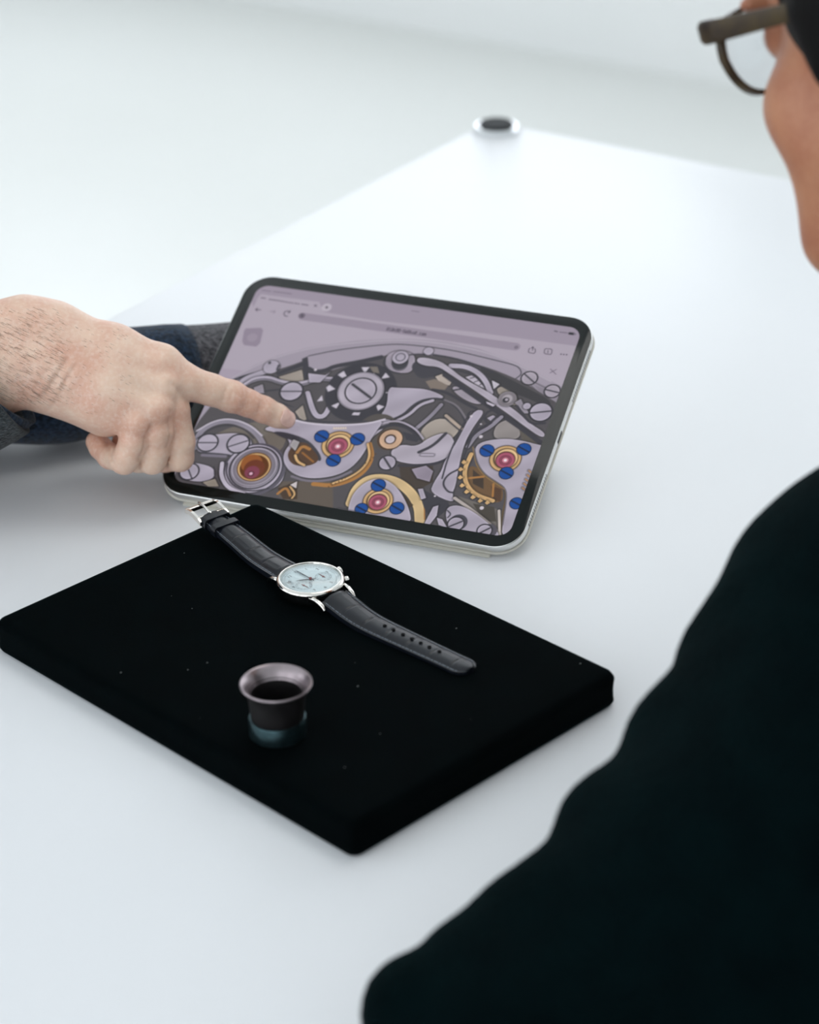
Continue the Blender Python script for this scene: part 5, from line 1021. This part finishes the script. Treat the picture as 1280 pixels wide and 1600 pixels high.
# fingernail of the pointing finger
def nail(tip, back, nrm, ln, wd, parent, root):
    """curved plate lying on the finger: tip point, direction to the finger root, outward normal"""
    back = Vector(back).normalized(); nrm = (Vector(nrm)-back*Vector(nrm).dot(back)).normalized(); sd = back.cross(nrm)
    bm = bmesh.new(); G = []
    for i in range(13):
        f = i/12; row = []
        for j in range(11):
            u = -1+2*j/10; e = (max(0, 1-(abs(2*f-1))**3.2))**.45
            p = Vector(tip)+back*(ln*f)+sd*(wd/2*u*(0.35+0.65*e)); q = p-nrm*.004
            for k in range(60):
                z = .008-.014*k/59; c_ = p+nrm*z; i3 = np.round((np.array(c_)-body.lo)/body.h).astype(int)
                if body.F[tuple(np.clip(i3, 0, body.n-1))] < .0004: q = c_; break
            row.append(q)
        G.append(row)
    W = [[bm.verts.new(sum((G[min(max(i+a, 0), 12)][min(max(j+b, 0), 10)] for a in (-1, 0, 1) for b in (-1, 0, 1)), Vector())/9 + nrm*.00035 - Vector(root.location)) for j in range(11)] for i in range(13)]
    for i in range(12):
        for j in range(10): bm.faces.new((W[i][j], W[i+1][j], W[i+1][j+1], W[i][j+1]))
    o = obj('fingernail', bm, M_nail, parent, smooth=True)
    md = o.modifiers.new('thickness', 'SOLIDIFY'); md.thickness = 0.0006; md.offset = 0
    return o
ax = at(412, 640, 1.5035)-at(447, 655.5, 1.5105); axn = ax.normalized()
vw = (Vector((0, 0, CAM_H))-at(447, 655.5, 1.5105)).normalized()
nail(at(447, 655.5, 1.5105)-axn*.0050+vw*.003, ax, vw*1.0+UPV*0.30, 0.0112, 0.0112, ho, person1)
# arm hair
hb = bmesh.new()
for k in range(640):
    if k < 540: x, y = random.uniform(-10, 95), random.uniform(480, 628)
    else: x, y = random.uniform(90, 205), random.uniform(505, 650)
    p = surf(x, y, 1.42, 1.53)
    if p is None: continue
    vw = (Vector((0, 0, CAM_H))-p).normalized(); d = (RT*1.0-UPV*(0.50+random.uniform(-.15, .2))).normalized()
    ln = random.uniform(.004, .0075) if k < 540 else random.uniform(.002, .0035)
    q1 = p+d*ln*.5+vw*.0009; q2 = p+d*ln+vw*.0004; wv = d.cross(vw)*.000055
    V = [hb.verts.new(v-tp1) for v in (p+wv, p-wv, q1-wv*.8, q1+wv*.8, q2)]
    hb.faces.new(V[:4]); hb.faces.new((V[3], V[2], V[4]))
hr = obj('arm_hair', hb, M_armhair, ho); hr['kind'] = 'stuff'; hr['label'] = 'fine dark hair on the wrist'

# ---------- clothing and the rest of that person
def tube_cloth(name, axis, m_, parent, root, n=56, fold=0.0, thick=0.003, up=None, seed=0, rings=60, ell=1.0):
    """hollow sleeve: axis = [(point, radius)...]"""
    P0 = [Vector(p) for p, r in axis]; C, L = spline(P0, rings); rng = np.random.default_rng(seed)
    ph = rng.uniform(0, 6.28, 8)
    rr = [r for p, r in axis]; bm = bmesh.new(); out = []
    ref = Vector((0, 0, 1)) if up is None else Vector(up)
    for i, c in enumerate(C):
        d = (C[min(i+1, rings-1)]-C[max(i-1, 0)]).normalized(); u = (ref-d*ref.dot(d)).normalized(); v = d.cross(u)
        f = i/(rings-1)*(len(rr)-1); k = min(int(f), len(rr)-2); r = rr[k]+(rr[k+1]-rr[k])*(f-k)
        row = []
        for j in range(n):
            a = 2*math.pi*j/n; s_ = L*i/(rings-1)
            w_ = fold*(math.sin(s_*95+ph[0]+2*math.sin(a+ph[1]))*.5+math.sin(s_*52+a*2+ph[2])*.6+math.sin(a*3+s_*30+ph[3])*.35)
            q = c+(u*math.cos(a)*ell+v*math.sin(a))*(r+w_); q.z = max(q.z, 0.0012) if -0.02 < q.z < 0.05 and abs(c.z) < 0.09 else q.z
            row.append(bm.verts.new(q-Vector(root.location)))
        out.append(row)
    for A, B in zip(out, out[1:]):
        for j in range(n): bm.faces.new((A[j], A[(j+1) % n], B[(j+1) % n], B[j]))
    o = obj(name, bm, m_, parent, smooth=True)
    md = o.modifiers.new('cloth', 'SOLIDIFY'); md.thickness = thick; md.offset = -1
    return o
sh_r, sh_l = Vector((-0.775, 1.400, 0.34)), Vector((-0.585, 1.690, 0.34))
# right sleeve, cuff open round the wrist
cuff = at(-18, 588, 1.476); cdir = (cuff-at(-150, 672, 1.478)).normalized()
tube_cloth('right_sleeve', [(sh_r, .078), (mid(sh_r, elbow_r, .5), .070), (elbow_r+Vector((0, 0, .01)), .062), (mid(elbow_r, cuff, .55)-Vector((0, 0, .006)), .050), (cuff-cdir*.012, .0415), (cuff, .0405)], M_navy, person1, person1, fold=.0022, seed=3)
cu = tube_cloth('right_cuff', [(cuff-cdir*.020, .0425), (cuff-cdir*.008, .0430), (cuff+cdir*.0015, .0428)], M_cuff, person1, person1, fold=.0004, seed=4, rings=14, thick=.004)
cu['label'] = 'charcoal wool cuff at the pointing wrist'
# left forearm lying on the table behind the tablet
el_l = Vector((-0.400, 1.520, 0.053)); seam = at(268, 590, 1.60)
lf = [Vector((-0.290, 1.432, 0.043)), Vector((-0.205, 1.441, 0.040)), Vector((-0.150, 1.464, 0.0345)), Vector((-0.090, 1.490, 0.031))]
tube_cloth('left_sleeve', [(sh_l, .078), (mid(sh_l, el_l, .5)+Vector((-.01, .02, 0)), .068), (el_l, .050), (lf[0], .0425), (lf[1], .0390), (lf[2], .0350)], M_navy, person1, person1, fold=.0022, seed=8, thick=.003)
o = tube_cloth('left_cuff', [(lf[2]-(lf[3]-lf[2])*.10, .0325), (mid(lf[2], lf[3], .35), .0320), (lf[3], .0300), (lf[3]+Vector((.03, .008, -.002)), .028)], M_wool, person1, person1, fold=.0007, seed=9, thick=.003, rings=24)
o['label'] = 'grey wool knit sleeve behind the tablet'
fl = Field((-0.13, 1.43, 0.0), (0.12, 1.60, 0.075), 0.0016)
h0 = Vector((-0.05, 1.508, 0.029)); fl.cap(Vector((-0.10, 1.487, .031)), .022, h0, .020, .008)
for k, (dx, dy, ln) in enumerate(((.052, -.030, .058), (.058, -.010, .068), (.056, .012, .064), (.050, .032, .050))):
    kn = h0+Vector((dx, dy, -.006)); fl.cap(h0+Vector((.004, dy*.5, 0)), .0165, kn, .0115, .008)
    t1 = kn+Vector((ln*.55, dy*.2, -.008)); t2 = kn+Vector((ln*.95, dy*.35, -.0175))
    g = fl.new(); g.chain([(kn, .0105), (t1, .0090), (t2, .0075)], .003); fl.join(g, .003)
g = fl.new(); g.chain([(h0+Vector((-.008, -.022, -.010)), .0150), (h0+Vector((.026, -.044, -.016)), .0110), (h0+Vector((.052, -.050, -.0225)), .0085)], .003); fl.join(g, .006)
lk('resting_hand', fl.mesh('resting_hand', 2), M_skin, person1, person1)

def head_field(h=0.0024):
    """head in its own frame: x to its right, y forward, z up, origin at the skull centre"""
    f = Field((-0.12, -0.135, -0.26), (0.12, 0.145, 0.135), h)
    f.ell((0, -0.012, 0.020), (0.076, 0.095, 0.088), k=.02)
    f.ell((0, 0.020, -0.040), (0.060, 0.066, 0.078), k=.03)
    f.cap((0, 0.052, -0.098), .024, (0, 0.040, -0.092), .030, .025)            # chin
    for s in (-1, 1):
        f.cap((s*.050, -0.002, -.060), .017, (s*.022, 0.052, -.098), .017, .025)  # jaw
        f.ell((s*.044, 0.058, -.030), (.022, .022, .020), k=.022)                 # cheekbone
        f.cap((s*.046, 0.042, -.048), .021, (s*.040, 0.050, -.094), .021, .022)   # cheek
        f.ell((s*.032, 0.083, 0.004), (.017, .012, .010), k=.008, cut=True)      # eye socket
        f.ell((s*.032, 0.0745, 0.002), (.0140, .0125, .0115), k=.004)             # eyelids
        f.ell((s*.034, 0.080, 0.021), (.024, .009, .006), k=.012)                 # brow
        f.ell((s*.077, -0.012, -.012), (.007, .020, .032), np.array(Matrix.Rotation(s*-.25, 3, 'Z')), k=.006)  # ear
        f.ell((s*.082, -0.006, -.010), (.005, .010, .020), k=.004, cut=True)
        f.ell((s*.0115, 0.094, -.034), (.0085, .010, .0075), k=.006)
    f.cap((0, 0.084, 0.008), .0085, (0, 0.103, -.030), .0105, .012)            # nose
    f.ell((0, 0.086, -.062), (.024, .010, .0055), k=.006); f.ell((0, 0.084, -.074), (.020, .010, .0065), k=.006)
    f.groove([(-.022, 0.090, -.068), (0, 0.096, -.0675), (.022, 0.090, -.068)], .0022, .003)
    f.cap((0, -.020, -.080), .054, (0, -.040, -.240), .058, .02)                # neck
    return f
HEAD = head_field(); HEAD_ME = HEAD.mesh('head', 2)
hf = Field((-0.13, -0.15, -0.16), (0.13, 0.14, 0.16), 0.0030)
hf.ell((0, -0.020, 0.030), (0.0875, 0.103, 0.098), k=.01)
hf.ell((0, -0.062, -0.030), (0.074, 0.060, 0.075), k=.03)
for s in (-1, 1): hf.cap((s*.072, .022, .020), .0135, (s*.074, .010, -.030), .0085, .012)
hf.ell((0, 0.120, -0.040), (0.073, 0.082, 0.092), k=.016, cut=True)
for s in (-1, 1): hf.ell((s*.085, -.004, -.048), (.030, .032, .044), k=.010, cut=True)
hf.ell((0, 0.052, 0.088), (0.062, 0.040, 0.028), k=.03)
HAIR_ME = hf.mesh('hair', 2)
def place_head(parent, root, mw, skin_m, hair_m):
    M_ = Matrix.Translation(-Vector(root.location)) @ mw
    me = HEAD_ME.copy(); me.transform(M_); h_ = link('head', me, skin_m, parent)
    me = HAIR_ME.copy(); me.transform(M_); hh = link('hair', me, hair_m, h_)
    for s in (-1, 1):
        bm = bmesh.new(); bmesh.ops.create_uvsphere(bm, u_segments=20, v_segments=12, radius=.0118); bmesh.ops.transform(bm, matrix=M_ @ Matrix.Translation((s*.032, .0772, .0015)), verts=bm.verts)
        e = obj('eye', bm, M_eye, h_, smooth=True)
        bm = bmesh.new(); bmesh.ops.create_uvsphere(bm, u_segments=16, v_segments=10, radius=.0062); bmesh.ops.transform(bm, matrix=M_ @ Matrix.Translation((s*.032, .0836, .0008)) @ Matrix.Diagonal((1, .95, 1, 1)), verts=bm.verts)
        obj('iris', bm, M_iris, h_, smooth=True)
    return h_
def look(origin, fwd, upv):
    f = Vector(fwd).normalized(); r = f.cross(Vector(upv)).normalized(); return frame(origin, r, f, r.cross(f))
# torso, legs, head of the pointing person (left of the frame)
tc1 = Vector((-0.705, 1.560, 0))
f1 = Field((-1.05, 1.15, -0.50), (-0.42, 1.95, 0.46), 0.006)
f1.cap(tc1+Vector((-.03, .0, -.30)), .140, tc1+Vector((0, 0, .05)), .135, .05); f1.cap(tc1+Vector((0, 0, .05)), .135, tc1+Vector((.005, 0, .25)), .140, .05)
f1.cap(sh_r+Vector((.01, .02, -.01)), .075, sh_l+Vector((-.01, -.02, -.01)), .075, .05); f1.cap(tc1+Vector((.0, 0, .33)), .075, tc1+Vector((.01, 0, .39)), .062, .03)
lk('jacket', f1.mesh('jacket', 2), M_navy, person1, person1)
def legs(parent, root, hip, fwd, side, knee_dx=.40):
    fwd = Vector(fwd); side = Vector(side); lo_ = np.minimum(np.array(hip), np.array(hip+fwd*.62))-.35; hi_ = np.maximum(np.array(hip), np.array(hip+fwd*.62))+.35
    lo_[2] = FLOOR_Z; hi_[2] = hip.z+.22
    f = Field(lo_-np.array([0, 0, .012]), hi_, .007)
    f.cap(hip-side*.07, .135, hip+side*.07, .135, .05)
    for s in (-1, 1):
        k = hip+side*(.11*s)+fwd*knee_dx+Vector((0, 0, -.01)); an = k+fwd*.03; an.z = FLOOR_Z+.10
        f.cap(hip+side*(.10*s), .098, k, .070, .04); f.cap(k, .070, an, .050, .03)
    lk('trousers', f.mesh('trousers', 2), M_trouser, parent, root)
    for s in (-1, 1):
        an = hip+side*(.11*s)+fwd*(knee_dx+.03); an.z = FLOOR_Z
        g = Field(np.array(an)-np.array([.35, .35, .01]), np.array(an)+np.array([.35, .35, .16]), .006)
        g.cap(an-fwd*.03+Vector((0, 0, .045)), .042, an+fwd*.16+Vector((0, 0, .034)), .032, .02); g.cap(an+Vector((0, 0, .05)), .045, an+Vector((0, 0, .11)), .046, .02)
        g.F[:, :, g.ax[2] < FLOOR_Z+.002] = .02
        lk('shoe', g.mesh('shoe', 2), M_cap, parent, root)
legs(person1, person1, tc1+Vector((-.03, 0, -.305)), E1, E2, .38)
place_head(person1, person1, look(tc1+Vector((.05, -.02, .60)), E1*1.0+Vector((.1, -.1, -.30)), (0, 0, 1)), M_skin, M_hair)

# ---------- the person in the foreground, seen over the left shoulder
person2 = empty('person', (0.34, 0.70, FLOOR_Z))
tag(person2, 'person in a black sweater and glasses seen from behind on the right', 'person')
f2 = Field((-0.16, 0.42, -0.36), (0.66, 1.28, 0.36), 0.0050)
S_ = [(1300, 876, 1.10, .0310, 1262, 905), (1222, 962, 1.08, .0260, 1150, 1040), (1142, 1082, 1.06, .0262, 1110, 1120), (1078, 1160, 1.05, .0285, 1080, 1180),
      (968, 1304, 1.035, .0288, 975, 1316), (890, 1410, 1.02, .0262, 830, 1450), (790, 1486, 1.01, .0250, 740, 1520), (660, 1584, 1.00, .0268, 690, 1610), (1050, 1350, 1.03, .040, 1000, 1420)]
for x, y, t, r, x2, y2 in S_: f2.cap(at(x, y, t), r, at(x2, y2, t-.004), r, .006)
f2.chain([(at(1430, 1060, 1.09), .085), (at(1285, 1225, 1.05), .068), (at(1150, 1370, 1.03), .060), (at(1030, 1480, 1.02), .052), (at(840, 1650, .995), .048)], .02)
f2.chain([(at(1500, 1200, 1.08), .10), (at(1300, 1500, 1.03), .10), (at(1150, 1750, 1.0), .09)], .04)
arm_e = at(840, 1650, .995)
f2.chain([(arm_e, .048), (Vector((0.10, 0.66, -0.02)), .046), (Vector((0.175, 0.70, -0.13)), .040)], .02)     # forearm down to the lap
neck2 = at(1440, 640, 1.13); pel2 = Vector((0.40, 0.66, -0.27)); ch2 = Vector((0.33, 0.88, 0.03))
f2.cap(pel2, .165, ch2, .150, .05); f2.cap(ch2, .150, Vector((0.31, 0.95, 0.12)), .125, .05)
f2.cap(Vector((0.31, 0.95, 0.12)), .115, at(1430, 1060, 1.09), .085, .04)
rs2 = Vector((0.46, 1.02, 0.15)); f2.cap(Vector((0.32, 0.96, 0.13)), .11, rs2, .075, .05)
f2.chain([(rs2, .068), (Vector((0.53, 1.02, -.03)), .056), (Vector((0.47, 1.12, -.06)), .048)], .03)
f2.cap(Vector((0.305, 0.99, 0.20)), .070, Vector((0.30, 1.02, 0.245)), .060, .03)
rng2 = np.random.default_rng(5)
lk('sweater', f2.mesh('sweater', 1), M_sweat, person2, person2)['label'] = 'black knitted sweater'
def lap_hand(f, a, d, s):
    d = Vector(d).normalized(); sd = d.cross(Vector((0, 0, 1))).normalized()
    f.cap(a-d*.03, .024, a+d*.03, .022, .01)
    for k in range(4):
        b0 = a+d*.05+sd*((k-1.5)*.018); f.cap(a+sd*((k-1.5)*.012), .014, b0, .0105, .006); g = f.new(); g.chain([(b0, .010), (b0+d*.035-Vector((0, 0, .008)), .0085), (b0+d*(.055+.006*(k in (1, 2)))-Vector((0, 0, .022)), .0075)], .002); f.join(g, .002)
    g = f.new(); g.chain([(a+sd*s*.02, .014), (a+d*.035+sd*s*.042, .0105), (a+d*.06+sd*s*.045, .0085)], .003); f.join(g, .004)
f3 = Field((0.10, 0.62, -0.26), (0.34, 0.86, -0.08), 0.0026)
lap_hand(f3, Vector((0.205, 0.72, -0.165)), (0.6, 0.5, -0.35), 1)
lk('hand', f3.mesh('hand', 2), M_skin2, person2, person2)
f3 = Field((0.30, 1.06, -0.22), (0.54, 1.26, 0.0), 0.0026)
lap_hand(f3, Vector((0.44, 1.15, -0.085)), (-0.7, 0.3, -0.5), -1)
lk('hand', f3.mesh('hand', 2), M_skin2, person2, person2)
legs(person2, person2, pel2+Vector((0, 0, -.02)), Vector((-0.556, 0.831, 0)).normalized(), Vector((0.831, 0.556, 0)).normalized(), .34)
HF = Vector((-0.67, 0.74, -0.26)); 
HD = look((0, 0, 0), HF, (0, 0, 1))
# put the left temple hinge of the glasses at its place in front of the far floor
hinge_local = Vector((-0.0715, 0.092, 0.012)); hinge_w = at(1104, 52, 1.13)
HD.translation = hinge_w - (HD.to_3x3() @ hinge_local)
place_head(person2, person2, HD, M_skin2, M_hair)
# glasses
M_frame = mat('olive brown acetate', lin(72, 58, 30), 0.38, spec=0.3, noise=(70, lin(34, 24, 22), 0.2))
M_glens = clear_glass('spectacle lens', (0.97, 0.98, 0.99, 1))
gl = empty('glasses', matrix=HD @ Matrix.Translation((0, 0.094, 0.0)) @ Matrix.Translation((0, 0, .012)) @ Matrix.Rotation(math.radians(-9), 4, 'X') @ Matrix.Translation((0, 0, -.012)))
tag(gl, 'olive brown acetate eyeglasses worn by the person on the right', 'glasses')
def lens_outline(s, grow=0.0, n=40):
    out = []
    for k in range(n):
        a = 2*math.pi*k/n; c, s2 = math.cos(a), math.sin(a); e = 2.7
        x = (0.0255+grow)*abs(c)**(2/e)*(1 if c > 0 else -1); z = (0.0195+grow)*abs(s2)**(2/e)*(1 if s2 > 0 else -1)
        if z < 0: x *= 1-0.22*(-z/0.02)
        out.append((s*0.0355+s*x, z-0.003))
    return out
for s in (-1, 1):
    bm = bmesh.new(); o_, i_ = lens_outline(s, .0025), lens_outline(s, 0)
    V = [[bm.verts.new((x, y, z)) for x, z in pl] for y, pl in ((-.002, o_), (.0022, o_), (.0022, i_), (-.002, i_))]
    K = len(o_)
    for a in range(4):
        A, B = V[a], V[(a+1) % 4]
        for k in range(K): bm.faces.new((A[k], A[(k+1) % K], B[(k+1) % K], B[k]))
    auto_smooth(obj('rim', bm, M_frame, gl), 40)
    bm = bmesh.new(); L_ = lens_outline(s, .0003)
    b_loft(bm, [[(x, -.0006, z) for x, z in L_], [(x, .0010, z) for x, z in L_]]); obj('lens', bm, M_glens, gl)
    bm = bmesh.new()
    sec = lambda y, hw, hh, x, z: [(x+hw*a, y, z+hh*b) for a, b in ((-1, -.6), (-.6, -1), (.6, -1), (1, -.6), (1, .6), (.6, 1), (-.6, 1), (-1, .6))]
    b_loft(bm, [sec(.0030, .0050, .0055, s*.0665, .012), sec(-.002, .0050, .0058, s*.0690, .012), sec(-.010, .0022, .0055, s*.0722, .0115), sec(-.05, .0019, .0046, s*.0745, .0105), sec(-.095, .0019, .0040, s*.0760, .009), sec(-.112, .0018, .0044, s*.0765, .001), sec(-.135, .0016, .0042, s*.0740, -.022)])
    auto_smooth(obj('temple', bm, M_frame, gl), 40)
bm = bmesh.new(); b_tube(bm, [(-.0115, 0, .004), (-.005, .001, .007), (.005, .001, .007), (.0115, 0, .004)], .0024, 10); obj('bridge', bm, M_frame, gl, smooth=True)

# ---------- stools that carry the two people
def stool(loc, zt, label):
    r = empty('stool', (loc.x, loc.y, FLOOR_Z)); tag(r, label, 'stool', 'stools at the table'); h_ = zt-FLOOR_Z
    bm = bmesh.new(); b_lathe(bm, [(0.0, h_-.05), (.17, h_-.05), (.185, h_-.04), (.185, h_-.012), (.17, h_), (0, h_)], 40); auto_smooth(obj('seat', bm, M_cap, r), 40)
    for k in range(4):
        a = math.radians(45+90*k); bm = bmesh.new(); b_tube(bm, [(.12*math.cos(a), .12*math.sin(a), h_-.05), (.17*math.cos(a), .17*math.sin(a), .0)], .012, 12); obj('leg', bm, M_chrome, r, smooth=True)
stool(tc1+Vector((-.03, 0, 0)), -.445, 'low stool left of the frame under the pointing person')
stool(pel2, -.445, 'low stool below the frame under the person in glasses')
